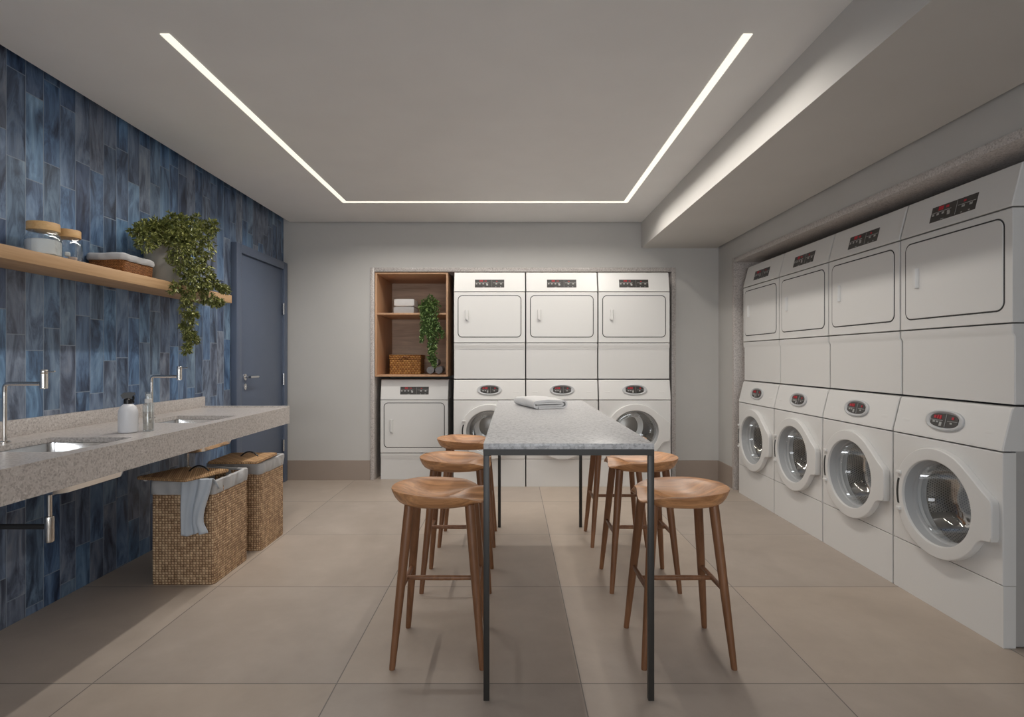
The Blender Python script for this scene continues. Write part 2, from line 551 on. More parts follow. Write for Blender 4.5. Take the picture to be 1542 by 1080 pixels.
# the ceiling light: one continuous U
t = thing('ceiling_light', 'warm white linear light recessed in a U shape in the ceiling', 'light', (0, 0, CEIL))
for x0, x1, y0, y1 in ((LX0, LX0 + LW, LY0, LY1), (LX1 - LW, LX1, LY0, LY1), (LX0 + LW, LX1 - LW, LY1 - LW, LY1)):
    obj('diffuser', bxs((x0, x1, y0, y1, -0.0035, -0.0005)), M['led'], t)

# the door in the tiled wall
DY0, DY1, DZ = 4.525, 5.55, 2.135
d = obj('door_1', bxs((XL + 0.002, XL + 0.03, 4.612, 5.468, 0.008, 2.062, 0.002)), M['door'])
tag(d, 'flat slate-blue door with lever handle in the blue tiled wall', 'door', kind='structure')
obj('door_frame', bxs((XL + 0.001, XL + 0.05, DY0, 4.61, 0.0, DZ, 0.003), (XL + 0.001, XL + 0.05, 5.47, DY1, 0.0, DZ, 0.003),
                      (XL + 0.001, XL + 0.05, 4.61, 5.47, 2.064, DZ, 0.003)), M['door'], d)
hx = XL + 0.03
bm = B()
loft(bm, [[Vector((hx + dx, 4.70 + r * math.cos(a), 1.045 + r * math.sin(a))) for a in [2 * PI * k / 24 for k in range(24)]] for dx, r in ((0, 0.027), (0.008, 0.027), (0.01, 0.024))])
tube(bm, [(hx + 0.008, 4.70, 1.045), (hx + 0.05, 4.70, 1.045)], 0.01, 12)
tube(bm, [(hx + 0.05, 4.69, 1.045), (hx + 0.05, 4.84, 1.045)], 0.0105, 12)
obj('door_handle', bm, M['inox'], d)['label'] = 'bright steel lever handle'
bm = B()
loft(bm, [[Vector((hx + dx, 4.70 + r * 0.85 * math.cos(a), 0.965 + r * math.sin(a))) for a in [2 * PI * k / 24 for k in range(24)]] for dx, r in ((0, 0.027), (0.008, 0.027), (0.01, 0.024))])
box(bm, hx + 0.009, hx + 0.012, 4.694, 4.706, 0.953, 0.977, 0.001)
obj('lock_plate', bm, M['inox'], d)
for z in (1.68, 1.0, 0.36):
    bm = B()
    tube(bm, [(XL + 0.045, 5.462, z - 0.055), (XL + 0.045, 5.462, z + 0.055)], 0.009, 10)
    obj('hinge', bm, M['inox'], d)


# ------------------------------------------------------------------ washing machines and dryers (local: front faces -Y, base centre of the front at the origin)
MW = 0.671          # machine width
HW = MW / 2


def slant(z0, z1, y0, y1):
    """a console front that leans back: closed side profile extruded across the machine"""
    bm = B()
    pr = [(y0, z0), (y0 + 0.003, z0 + 0.012), (y1 - 0.012, z1 - 0.03), (y1, z1 - 0.006), (y1 + 0.01, z1), (0.30, z1), (0.30, z0)]
    pr = [(y0, z0), (y0, z0 + 0.012), (y1 - 0.002, z1 - 0.014), (y1 + 0.003, z1 - 0.004), (y1 + 0.012, z1), (0.30, z1), (0.30, z0)]
    loops = []
    for x, s in ((-HW, 0.004), (-HW + 0.004, 0.0), (HW - 0.004, 0.0), (HW, 0.004)):
        loops.append([Vector((x, y + (s if y < 0.2 else 0), z)) for y, z in pr])
    loft(bm, loops)
    return bm


def panel_marks(wd, ht):
    """red readouts and pale icons in the plane of a control panel (u right, v up), returns two bmeshes in local XZ at y=0"""
    r_, r2_, i_ = B(), B(), B()

    def put(bm, u0, u1, v0, v1):
        box(bm, u0 * wd, u1 * wd, -0.0016, 0.0, v0 * ht, v1 * ht)
    for u in (-0.34, -0.30, -0.26):
        for v0, v1 in ((0.20, 0.30), (0.32, 0.44)):
            put(r_, u, u + 0.030, v0, v1)
    for u in (-0.17, -0.13):
        put(r_, u, u + 0.028, 0.24, 0.38)
    put(r2_, 0.22, 0.27, 0.22, 0.34)
    put(i_, -0.49, -0.04, 0.08, 0.11)
    put(i_, 0.11, 0.48, 0.08, 0.11)
    for u in (-0.47, -0.36, -0.24, -0.12):
        put(i_, u, u + 0.05, -0.10, 0.03)
    put(i_, -0.11, -0.05, -0.26, -0.06)
    put(i_, -0.24, -0.17, -0.46, -0.42)
    for u in (0.20, 0.36):
        put(i_, u, u + 0.06, -0.10, 0.03)
        put(i_, u, u + 0.03, -0.44, -0.38)
    put(i_, 0.075, 0.079, -0.44, 0.44)
    return r_, r2_, i_


def on_slant(o, y0, y1, z0, z1, zc, lift=0.0):
    """turn a part lying in the XZ plane so that it lies on the leaning console"""
    tz0, tz1 = z0 + 0.012, z1 - 0.014
    a = math.atan2(y1 - 0.002 - y0, tz1 - tz0)
    f = (zc - tz0) / (tz1 - tz0)
    o.location = (0, y0 + f * (y1 - 0.002 - y0) - lift, zc)
    o.rotation_euler = (-a, 0, 0)


def make_dryer(label, group, zl, zs, zt, d0, d1, dw, pw, pz, hx_, hz, hh):
    """zl lower panel seam, zs console seam, zt top, door from d0 to d1, half width dw; panel width pw at pz; handle"""
    t = thing('clothes_dryer', label, 'dryer', group=group)
    g = 0.0032
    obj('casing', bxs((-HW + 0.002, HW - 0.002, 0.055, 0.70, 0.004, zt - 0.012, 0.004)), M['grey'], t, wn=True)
    bm = B()
    pr = [(0.010, 0.0), (0.010, zl - 0.055), (0.0, zl - 0.040), (0.0, zl - g), (0.055, zl - g), (0.055, 0.0)]
    loft(bm, [[Vector((x, y + (s if y < 0.05 else 0), z)) for y, z in pr] for x, s in ((-HW, 0.004), (-HW + 0.004, 0), (HW - 0.004, 0), (HW, 0.004))])
    obj('lower_panel', bm, M['white'], t, wn=True)
    obj('front_panel', bxs((-HW, HW, 0.0, 0.055, zl + g, zs - g, 0.0035)), M['white'], t, wn=True)
    c = obj('control_console', slant(zs + g, zt, 0.0, 0.042), M['white'], t, wn=True)
    s = obj('control_panel', bxs((-pw / 2, pw / 2, -0.0012, 0.004, -0.039, 0.039)), M['screen'], c)
    r_, r2_, i_ = panel_marks(pw, 0.078)
    on_slant(s, 0.0, 0.042, zs, zt, pz, 0.0006)
    for nm, b_, m_ in (('readout', r_, M['red']), ('readout', r2_, M['red']), ('icons', i_, M['icon'])):
        o = obj(nm, b_, m_, c)
        on_slant(o, 0.0, 0.042, zs, zt, pz, 0.0012)
    # door: dark ring painting the shade of the gap around a rounded slab
    cz, hh2 = (d0 + d1) / 2, d1 - d0
    bm = B()
    o1 = rrect(dw * 2, hh2, 0.042, 8, 0, cz)
    i1 = rrect(dw * 2 - 0.013, hh2 - 0.013, 0.036, 8, 0, cz)
    loft(bm, [[Vector((x, y, z)) for x, z in p] for p, y in ((o1, 0.001), (o1, -0.0008), (i1, -0.0008), (i1, 0.001))], False, False)
    d_ = obj('door', B_slab(rrect(dw * 2 - 0.013, hh2 - 0.013, 0.036, 8, 0, cz), 0.001, -0.0035, 0.003), M['white'], t, wn=True)
    obj('gap_dark', bm, M['gap_dark'], t)
    bm = B()
    hw_ = 0.0165
    sec = [(-hw_, 0.0), (-hw_, -0.012), (-hw_ + 0.005, -0.017), (hw_ - 0.006, -0.017), (hw_, -0.006), (hw_, 0.0)]
    lo = [Vector((hx_ + u, v - 0.003, hz - hh / 2 + (0.012 if u < 0 else 0.0))) for u, v in sec]
    hi = [Vector((hx_ + u, v - 0.003, hz + hh / 2)) for u, v in sec]
    loft(bm, [lo, hi])
    obj('handle', bm, M['white2'], d_)
    return t


def B_slab(pts, y_back, y_front, r):
    bm = B()
    n = len(pts)
    cx = sum(p[0] for p in pts) / n
    cz = sum(p[1] for p in pts) / n

    def ins(k):
        out = []
        for x, z in pts:
            dx, dz = x - cx, z - cz
            L = math.hypot(dx, dz)
            out.append((x - dx / L * k, z - dz / L * k))
        return out
    loft(bm, [[Vector((x, y, z)) for x, z in p] for p, y in ((pts, y_back), (pts, y_front + r), (ins(r * 0.35), y_front + r * 0.3), (ins(r), y_front))])
    return bm


# washer door outline: an ellipse with a grip lug on its right
WA, WB, WCZ = 0.272, 0.258, 0.517      # door half axes and centre height
IA, IB = 0.216, 0.198                  # window half axes


def washer_outline():
    pts = []
    for k in range(41):
        a = math.radians(46 + (332 - 46) * k / 40)
        pts.append((WA * math.cos(a), WB * math.sin(a)))
    pts += [(0.254, -0.104), (0.268, -0.094), (0.285, -0.09), (0.306, -0.09), (0.318, -0.084), (0.323, -0.072), (0.323, 0.066), (0.319, 0.082), (0.309, 0.094),
            (0.288, 0.108), (0.262, 0.126), (0.235, 0.150), (0.212, 0.168)]
    return pts


def ray(poly, a):
    """distance from the origin to a star-shaped outline in direction a"""
    dx, dz = math.cos(a), math.sin(a)
    best = 0.0
    n = len(poly)
    for i in range(n):
        x0, z0 = poly[i]
        x1, z1 = poly[(i + 1) % n]
        ex, ez = x1 - x0, z1 - z0
        den = dx * ez - dz * ex
        if abs(den) < 1e-12:
            continue
        tt = (x0 * ez - z0 * ex) / den
        u = (x0 * dz - z0 * dx) / den
        if tt > 0 and -1e-6 <= u <= 1 + 1e-6:
            best = max(best, tt)
    return best


def make_washer(label, group):
    t = thing('washing_machine', label, 'washing machine', group=group)
    g = 0.0032
    zl, zs, zt = 0.257, 0.812, 0.999
    # casing: open box around the drum
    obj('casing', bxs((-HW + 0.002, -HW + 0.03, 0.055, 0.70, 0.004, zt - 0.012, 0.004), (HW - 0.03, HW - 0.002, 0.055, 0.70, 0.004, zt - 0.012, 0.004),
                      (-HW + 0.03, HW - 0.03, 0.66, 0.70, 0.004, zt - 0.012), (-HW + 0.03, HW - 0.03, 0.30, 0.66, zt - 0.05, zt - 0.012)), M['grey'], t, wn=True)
    obj('lower_panel', bxs((-HW, HW, 0.002, 0.055, 0.0, zl - 0.0008, 0.0012)), M['white'], t, wn=True)
    angs = set(2 * PI * k / 96 for k in range(96))
    x0, x1, z0, z1 = -HW, HW, zl + 0.0008 - WCZ, zs - g - WCZ
    for x in (x0, x1):
        for z in (z0, z1):
            angs.add(math.atan2(z, x) % (2 * PI))
    angs = sorted(angs)

    def rect(k):
        p = [(x0 + k, z0 + k), (x1 - k, z0 + k), (x1 - k, z1 - k), (x0 + k, z1 - k)]
        return [(ray(p, a) * math.cos(a), ray(p, a) * math.sin(a)) for a in angs]

    def ell(a_, b_):
        out = []
        for a in angs:
            r = 1.0 / math.sqrt((math.cos(a) / a_) ** 2 + (math.sin(a) / b_) ** 2)
            out.append((r * math.cos(a), r * math.sin(a)))
        return out

    def L(pts, y):
        return [Vector((x, y, WCZ + z)) for x, z in pts]
    bm = B()
    loft(bm, [L(rect(0), 0.055), L(rect(0), 0.006), L(rect(0.002), 0.0018), L(rect(0.006), 0.0), L(ell(IA + 0.012, IB + 0.012), 0.0), L(ell(IA + 0.012, IB + 0.012), 0.05)], False, False)
    obj('front_panel', bm, M['white'], t, wn=True)
    c = obj('control_console', slant(zs + g, zt, 0.0, 0.040), M['white'], t, wn=True)
    # oval display
    zc = 0.905
    bm = B()

    def ov(a_, b_, y):
        return [Vector((a_ * math.copysign(abs(math.cos(q)) ** 0.9, math.cos(q)), y, b_ * math.copysign(abs(math.sin(q)) ** 0.9, math.sin(q)))) for q in [2 * PI * k / 40 for k in range(40)]]
    loft(bm, [ov(0.117, 0.052, 0.004), ov(0.115, 0.050, -0.008), ov(0.108, 0.044, -0.011), ov(0.092, 0.038, -0.0075), ov(0.090, 0.036, -0.004)], False, True)
    s = obj('display_bezel', bm, M['rubber'], c)
    on_slant(s, 0.0, 0.040, zs, zt, zc)
    bm = B()
    cl = [(max(-0.084, min(0.084, x * 1.12)), z) for x, z in [(p.x, p.z) for p in ov(0.086, 0.034, 0)]]
    loft(bm, [[Vector((x, y, z)) for x, z in cl] for y in (-0.004, -0.0062)])
    o = obj('display', bm, M['screen'], c)
    on_slant(o, 0.0, 0.040, zs, zt, zc)
    r_, r2_, i_ = B(), B(), B()
    for bm, rects in ((r_, ((-0.064, -0.050, 0.008, 0.022), (-0.044, -0.034, 0.006, 0.024), (-0.030, -0.018, 0.006, 0.024))), (r2_, ((0.046, 0.058, 0.008, 0.02),)),
                      (i_, ((-0.080, -0.006, -0.002, 0.0), (0.022, 0.080, -0.002, 0.0), (-0.066, -0.052, -0.013, -0.005), (-0.044, -0.032, -0.013, -0.005), (-0.024, -0.010, -0.028, -0.008),
                            (0.040, 0.052, -0.014, -0.006), (0.010, 0.0115, -0.03, 0.03)))):
        for u0, u1, v0, v1 in rects:
            box(bm, u0, u1, -0.0085, -0.0062, v0, v1)
    for nm, b_, m_ in (('readout', r_, M['red']), ('readout', r2_, M['red']), ('icons', i_, M['icon'])):
        o = obj(nm, b_, m_, c)
        on_slant(o, 0.0, 0.040, zs, zt, zc)
    # recessed grips either side of the display
    for sx in (-1, 1):
        bm = B()
        lp = rrect(0.070, 0.018, 0.008, 5)
        loft(bm, [[Vector((x, y, z)) for x, z in [(px * k, pz * k) for px, pz in lp]] for k, y in ((1.0, 0.0008), (0.96, 0.0), (0.8, -0.0006), (0.4, -0.0009))], False, True)
        o = obj('console_embossing', bm, M['white'], c)
        on_slant(o, 0.0, 0.040, zs, zt, 0.885)
        o.location.x = sx * 0.255
    # door ring
    wo = washer_outline()
    ro = [(ray(wo, a) * math.cos(a), ray(wo, a) * math.sin(a)) for a in angs]

    def insr(pts, k):
        return [(x * (1 - k / math.hypot(x, z)), z * (1 - k / math.hypot(x, z))) for x, z in pts]
    bm = B()
    loft(bm, [L(insr(ro, 0.006), 0.0015), L(insr(ro, 0.001), -0.003), L(ro, -0.008), L(ro, -0.030), L(insr(ro, 0.0025), -0.0345), L(insr(ro, 0.006), -0.036),
              L(ell(IA + 0.005, IB + 0.005), -0.037), L(ell(IA + 0.001, IB + 0.001), -0.035), L(ell(IA, IB), -0.031), L(ell(IA - 0.001, IB - 0.001), -0.024)], False, False)
    dr = obj('door', bm, M['white2'], t, wn=True)
    bm = B()
    loft(bm, [L(ell(IA - 0.001, IB - 0.001), -0.024), L(ell(IA - 0.008, IB - 0.007), 0.012), L(ell(IA - 0.014, IB - 0.013), 0.016), L(ell(IA - 0.018, IB - 0.016), 0.03)], False, False)
    obj('inner_rim', bm, M['rim'], dr)
    # glass bowl bulging into the drum
    bm = B()
    loft(bm, [L(ell((IA - 0.02) * k, (IB - 0.019) * k), y) for k, y in ((1.0, 0.022), (0.97, 0.045), (0.88, 0.09), (0.72, 0.125), (0.62, 0.135), (0.3, 0.140), (0.05, 0.141))], False, True)
    obj('door_glass', bm, M['window'], dr)
    # rubber bellows between door and drum
    bm = B()
    loft(bm, [L(ell(IA - 0.016, IB - 0.014), 0.031), L(ell(IA - 0.024, IB - 0.016), 0.042), L(ell(IA - 0.018, IB - 0.010), 0.055), L(ell(IA - 0.022, IB - 0.008), 0.072), L(ell(0.205, 0.2), 0.082), L(ell(0.252, 0.252), 0.088)], False, False)
    obj('door_seal', bm, M['rubber'], t)
    # drum with lifters
    bm = B()
    uvl = bm.loops.layers.uv.new('UVMap')
    n = 64
    RD = 0.25
    ys = [0.089, 0.26, 0.43]
    ring = [[bm.verts.new((RD * math.cos(2 * PI * k / n), y, WCZ + RD * math.sin(2 * PI * k / n))) for k in range(n)] for y in ys]
    for a, y0_, b, y1_ in ((ring[0], ys[0], ring[1], ys[1]), (ring[1], ys[1], ring[2], ys[2])):
        for k in range(n):
            j = (k + 1) % n
            f = bm.faces.new((a[k], a[j], b[j], b[k]))
            for lp, (kk, yy) in zip(f.loops, ((k, y0_), (k + 1, y0_), (k + 1, y1_), (k, y1_))):
                lp[uvl].uv = (2 * PI * RD * kk / n, yy)
    dm = obj('drum', bm, M['drum'], t)
    bm = B()
    pr = [(RD, 0.43), (RD - 0.01, 0.438), (0.19, 0.432), (0.175, 0.422), (0.12, 0.428), (0.105, 0.418), (0.05, 0.415), (0.03, 0.41), (0.004, 0.409)]
    loft(bm, [[Vector((r * math.cos(q), y, WCZ + r * math.sin(q))) for q in [2 * PI * k / 48 for k in range(48)]] for r, y in pr], False, True)
    obj('drum_back', bm, M['drumback'], dm)
    for q in (95, 215, 335):
        bm = B()
        q = math.radians(q)
        rad = Vector((math.cos(q), 0, math.sin(q)))
        tan = Vector((-math.sin(q), 0, math.cos(q)))
        lps = []
        for y, k in ((0.10, 0.5), (0.13, 1.0), (0.39, 1.0), (0.426, 0.6)):
            base = Vector((0, y, WCZ))
            lps.append([base + rad * (RD - 0.001) + tan * 0.045 * k, base + rad * (RD - 0.035 * k) + tan * 0.018 * k, base + rad * (RD - 0.045 * k), base + rad * (RD - 0.035 * k) - tan * 0.018 * k,
                        base + rad * (RD - 0.001) - tan * 0.045 * k])
        loft(bm, lps)
        obj('drum_lifter', bm, M['drumback'], dm)
    # hinge on the left of the door: dark curved slot with two small brackets
    bm = B()
    lp = []
    for k in range(13):
        q = math.radians(163 + 32 * k / 12)
        lp.append(Vector(((WA - 0.029) * math.cos(q), 0.0, WCZ + (WB - 0.027) * math.sin(q))))
    lq = []
    for k in range(13):
        q = math.radians(163 + 32 * k / 12)
        lq.append(Vector(((WA - 0.016) * math.cos(q), 0.0, WCZ + (WB - 0.024) * math.sin(q))))
    loft(bm, [[p + Vector((0, y, 0)) for p in lp + lq[::-1]] for y in (-0.0355, -0.0382)])
    obj('hinge_slot', bm, M['gap_dark'], dr)
    for q, dz in ((160, 0.012), (198, -0.006)):
        q = math.radians(q)
        cx, cz = (WA - 0.022) * math.cos(q), WCZ + WB * math.sin(q) + dz
        bm = B()
        box(bm, cx - 0.016, cx + 0.016, -0.047, -0.035, cz - 0.008, cz + 0.008, 0.003)
        obj('hinge_bracket', bm, M['white2'], dr)
    return t


PITCH = 0.682
WY = 5.285           # plane of the washer fronts in the far niche
WX = 2.03            # plane of the washer fronts in the side niche
DZ0 = 1.009          # the stacked dryers stand on the washers
DB = 0.040           # and are set back by this much
SX = [-0.553 + PITCH * (i + 0.5) for i in range(3)]
SYs = [2.329 + PITCH * (i + 0.5) for i in range(4)]
WL_B = ['white front-loading washing machine under the stacked dryer beside the open wooden cabinet',
        'white front-loading washing machine in the middle stack of the far wall, behind the table',
        'white front-loading washing machine in the stack next to the far grey corner']
DL_B = ['white stacked dryer with square door beside the open wooden cabinet',
        'white stacked dryer in the middle stack of the far wall, above the folded table towel',
        'white stacked dryer at the end of the far row, next to the bare grey wall']
WL_R = ['white front-loading washing machine nearest the camera in the side row, its dark flank showing',
        'white front-loading washing machine second from the near end of the side row',
        'white front-loading washing machine third from the near end of the side row',
        'white front-loading washing machine at the far end of the side row, against the granite border']
DL_R = ['white stacked dryer nearest the camera in the side row, its dark flank showing',
        'white stacked dryer second from the near end of the side row',
        'white stacked dryer third from the near end of the side row',
        'white stacked dryer at the far end of the side row, against the granite border']
w0 = make_washer(WL_B[0], 'washing machines under dryers at the far wall')
d0 = make_dryer(DL_B[0], 'stacked dryers at the far wall', 0.338, 0.820, 1.010, 0.389, 0.787, 0.30, 0.277, 0.900, -0.213, 0.60, 0.10)
w0.location = (SX[0], WY, 0)
d0.location = (SX[0], WY + DB, DZ0)
for i in (1, 2):
    dup(w0, (SX[i], WY, 0), 0, WL_B[i])
    dup(d0, (SX[i], WY + DB, DZ0), 0, DL_B[i])
for i in range(4):
    dup(w0, (WX, SYs[i], 0), -PI / 2, WL_R[i], 'washing machines under dryers at the side wall')
    dup(d0, (WX + DB, SYs[i], DZ0), -PI / 2, DL_R[i], 'stacked dryers at the side wall')
ds = make_dryer('white single dryer standing on the floor under the open wooden cabinet', None, 0.262, 0.790, 0.992, 0.314, 0.762, 0.303, 0.283, 0.880, -0.222, 0.53, 0.125)
ds.location = (-0.970, 5.60, 0)

# ------------------------------------------------------------------ open wooden cabinet above the single dryer
CX0, CX1, CY0, CY1, CZ0, CZ1 = -1.353, -0.633, 5.578, 6.30, 1.020, 2.052
T = 0.018
t = thing('wooden_cabinet', 'open wooden cabinet with one shelf, set in the niche above the single dryer', 'cabinet', ((CX0 + CX1) / 2, CY0, CZ0))
ox, oy, oz = (CX0 + CX1) / 2, CY0, CZ0
hw2, dp, hh = (CX1 - CX0) / 2, CY1 - CY0, CZ1 - CZ0
for s in (-1, 1):
    obj('side_panel', bxs((s * hw2, s * (hw2 - T), 0, dp, 0, hh, 0.001)), M['cab'], t)
obj('top_panel', bxs((-hw2 + T, hw2 - T, 0, dp, hh - T, hh, 0.001)), M['cab'], t)
obj('bottom_panel', bxs((-hw2 + T, hw2 - T, 0, dp, 0, T, 0.001)), M['cab'], t)
obj('back_panel', bxs((-hw2 + T, hw2 - T, dp - 0.012, dp, T, hh - T)), M['cabback'], t)
SHZ = 1.652
obj('shelf', bxs((-hw2 + T, hw2 - T, 0.004, dp - 0.012, SHZ - T - oz, SHZ - oz, 0.001)), M['cab'], t)


def folded(bm, x0, x1, y0, y1, z0, z1, layers, seed=0):
    """a folded towel: rounded layers whose folds face -Y"""
    rr = random.Random(seed)
    hl = (z1 - z0) / layers
    for k in range(layers):
        za, zb = z0 + k * hl + 0.0005, z0 + (k + 1) * hl
        e = rr.uniform(-0.004, 0.004)
        r = 0.013
        sec = [(y1, za), (y0 + r, za)] + [(y0 + r - r * math.sin(PI * j / 12), za + r - r * math.cos(PI * j / 12)) for j in range(1, 7)] + [(y0 + r - r * math.cos(PI * j / 12), zb - r + r * math.sin(PI * j / 12)) for j in range(1, 6)] + [(y0 + r, zb), (y1, zb)]
        loft(bm, [[Vector((x, y + e + 0.004 * (abs(f - 0.5) * 2) ** 6, z - (z - (za + zb) / 2) * 0.12 * (abs(f - 0.5) * 2) ** 10)) for y, z in sec]
                  for f, x in [(q / 10, x0 + (x1 - x0) * q / 10) for q in range(11)]])


for k, (z0, z1, mt, lb) in enumerate(((SHZ, SHZ + 0.076, 'liner', 'greyish folded towel lying at the bottom on the cabinet shelf'),
                                      (SHZ + 0.077, SHZ + 0.155, 'towel', 'white folded towel on top of the greyish one on the cabinet shelf'))):
    bm = B()
    folded(bm, -1.205 + 0.006 * k, -1.0 + 0.004 * k, 5.74, 6.0, z0, z1, 1, k)
    tag(obj('folded_towel', bm, M[mt]), lb, 'towel', 'towels folded on the cabinet shelf')

# rattan box
t = thing('rattan_basket', 'honey-coloured rattan basket with lid on the cabinet floor', 'basket', (-1.11, 5.86, CZ0 + T))
BW, BD, BH = 0.163, 0.25, 0.2
bm = B()
lp = rrect(BW * 2, BD, 0.012, 4, 0, BD / 2)
loft(bm, [[Vector((x * k, y, z)) for x, y in lp] for k, z in ((0.985, 0.0), (1.0, 0.01), (1.0, BH - 0.045))])
obj('body', bm, M['rattan'], t)
bm = B()
lp = rrect(BW * 2 + 0.01, BD + 0.01, 0.014, 4, 0, BD / 2)
loft(bm, [[Vector((x * k, y, z)) for x, y in lp] for k, z in ((1.0, BH - 0.044), (1.0, BH - 0.006), (0.975, BH))])
lid = obj('lid', bm, M['rattan'], t)
bm = B()
tube(bm, arc((-0.03, -0.006, BH - 0.035), (0, -0.03, BH - 0.008), (0.03, -0.006, BH - 0.035), 8), 0.005, 8)
obj('clasp', bm, M['leg'], lid)

# three rolled towels


def roll(bm, r, y0, y1):
    pts_o, pts_i = [], []
    turns = 3.2
    n = 70
    for k in range(n + 1):
        a = 2 * PI * turns * k / n
        rr = r * 0.12 + (r * 0.88) * k / n
        th = r * 0.25
        pts_o.append((rr * math.cos(a), rr * math.sin(a)))
        rin = max(0.001, rr - th)
        pts_i.append((rin * math.cos(a), rin * math.sin(a)))
    sec = pts_o + pts_i[::-1]
    loft(bm, [[Vector((x, y, z)) for x, z in sec] for y in (y0, y0 + 0.004, y1)])


for (x, z), lb in (((-0.845, CZ0 + T + 0.0435), 'grey rolled towel on the cabinet floor, beside the rattan basket'),
                   ((-0.757, CZ0 + T + 0.0435), 'grey rolled towel on the cabinet floor, against the cabinet side'),
                   ((-0.801, CZ0 + T + 0.119), 'paler rolled towel lying on top of two grey ones')):
    bm = B()
    roll(bm, 0.043, -0.1, 0.12)
    tag(obj('rolled_towel', bm, M['towelg'] if z < 1.12 else M['liner'], loc=(x, 5.92, z)), lb, 'towel', 'rolled towels in the wooden cabinet')


# ------------------------------------------------------------------ plants
def leaf(bm, p, d_, up, L, W):
    d_ = d_.normalized()
    s = d_.cross(up)
    if s.length < 1e-4:
        s = d_.cross(Vector((1, 0, 0)))
    s.normalize()
    nrm = s.cross(d_).normalized()
    v = [p, p + d_ * L * 0.35 + s * W * 0.5 + nrm * W * 0.12, p + d_ * L * 0.75 + s * W * 0.33 - nrm * W * 0.02, p + d_ * L - nrm * W * 0.25,
         p + d_ * L * 0.75 - s * W * 0.33 - nrm * W * 0.02, p + d_ * L * 0.35 - s * W * 0.5 + nrm * W * 0.12, p + d_ * L * 0.45 - nrm * W * 0.08]
    v = [bm.verts.new(q) for q in v]
    for a, b in ((0, 1), (1, 2), (2, 3), (3, 4), (4, 5), (5, 0)):
        bm.faces.new((v[a], v[b], v[6]))


def strand(fol, stm, pts, spread, per_m, L, W, rng, stem_r=0.0022, lim=None):
    """leaves in small whorls around wandering shoots that follow a polyline; spread = shoot offset radius at each point"""
    pts = [Vector(p) for p in pts]
    segl = [(b - a).length for a, b in zip(pts, pts[1:])]
    tot = sum(segl)
    ns = int(per_m * tot)
    prev = None
    for k in range(ns):
        s = tot * (k + rng.random()) / ns
        i = 0
        while i < len(segl) - 1 and s > segl[i]:
            s -= segl[i]
            i += 1
        f = min(1.0, s / segl[i])
        c = pts[i].lerp(pts[i + 1], f)
        sp = spread[i] * (1 - f) + spread[i + 1] * f
        ax = (pts[i + 1] - pts[i]).normalized()
        o = Vector((rng.gauss(0, 1), rng.gauss(0, 1), rng.gauss(0, 1)))
        o = o.normalized() * sp * rng.random() ** 0.45
        p = c + o
        if lim and not lim(p):
            continue
        out = (o.normalized() if o.length > 1e-5 else Vector((1, 0, 0)))
        base_d = (out * 0.8 + ax * 0.5 + Vector((0.35, -0.45, 0.0)) * 0.7).normalized()
        for q in range(rng.choice((4, 5, 5, 6))):
            dd = base_d + Vector((rng.gauss(0, 0.6), rng.gauss(0, 0.6), rng.gauss(0, 0.6)))
            leaf(fol, p, dd, Vector((rng.gauss(0, .4), rng.gauss(0, .4), 1)), L * rng.uniform(0.7, 1.15), W * rng.uniform(0.75, 1.15))
    tube(stm, pts, stem_r, 6)


def px(x, y, X):
    """point on the plane at distance X to the side that the photo shows at pixel (x, y)"""
    Y = FPX * X / (x - 771.0)
    return Vector((X, Y, EYE + (540.0 - y) * Y / FPX))


# trailing plant on the wall shelf
SZ0, SZ1, SXF, SYE = 1.600, 1.656, -2.025, 4.08
POT = Vector((-2.142, 3.47, SZ1 + 0.001))
t = thing('trailing_plant', 'bushy trailing plant in a stone pot at the door end of the wooden wall shelf', 'plant', POT)
bm = B()
lathe(bm, [(0.072, 0.0), (0.082, 0.008), (0.098, 0.10), (0.106, 0.20), (0.108, 0.225), (0.103, 0.228), (0.097, 0.222), (0.094, 0.19)], 36)
obj('pot', bm, M['pot'], t)
bm = B()
lathe(bm, [(0.094, 0.188), (0.094, 0.196), (0.05, 0.203), (0.004, 0.205)], 24)
obj('soil', bm, M['soil'], t)
fol, stm = B(), B()
rng = random.Random(11)
root = Vector((-2.13, 3.47, 1.86))


def lim1(p):
    return p.x > XL + 0.025 and not (p.x < SXF + 0.012 and p.z < SZ1 + 0.02)


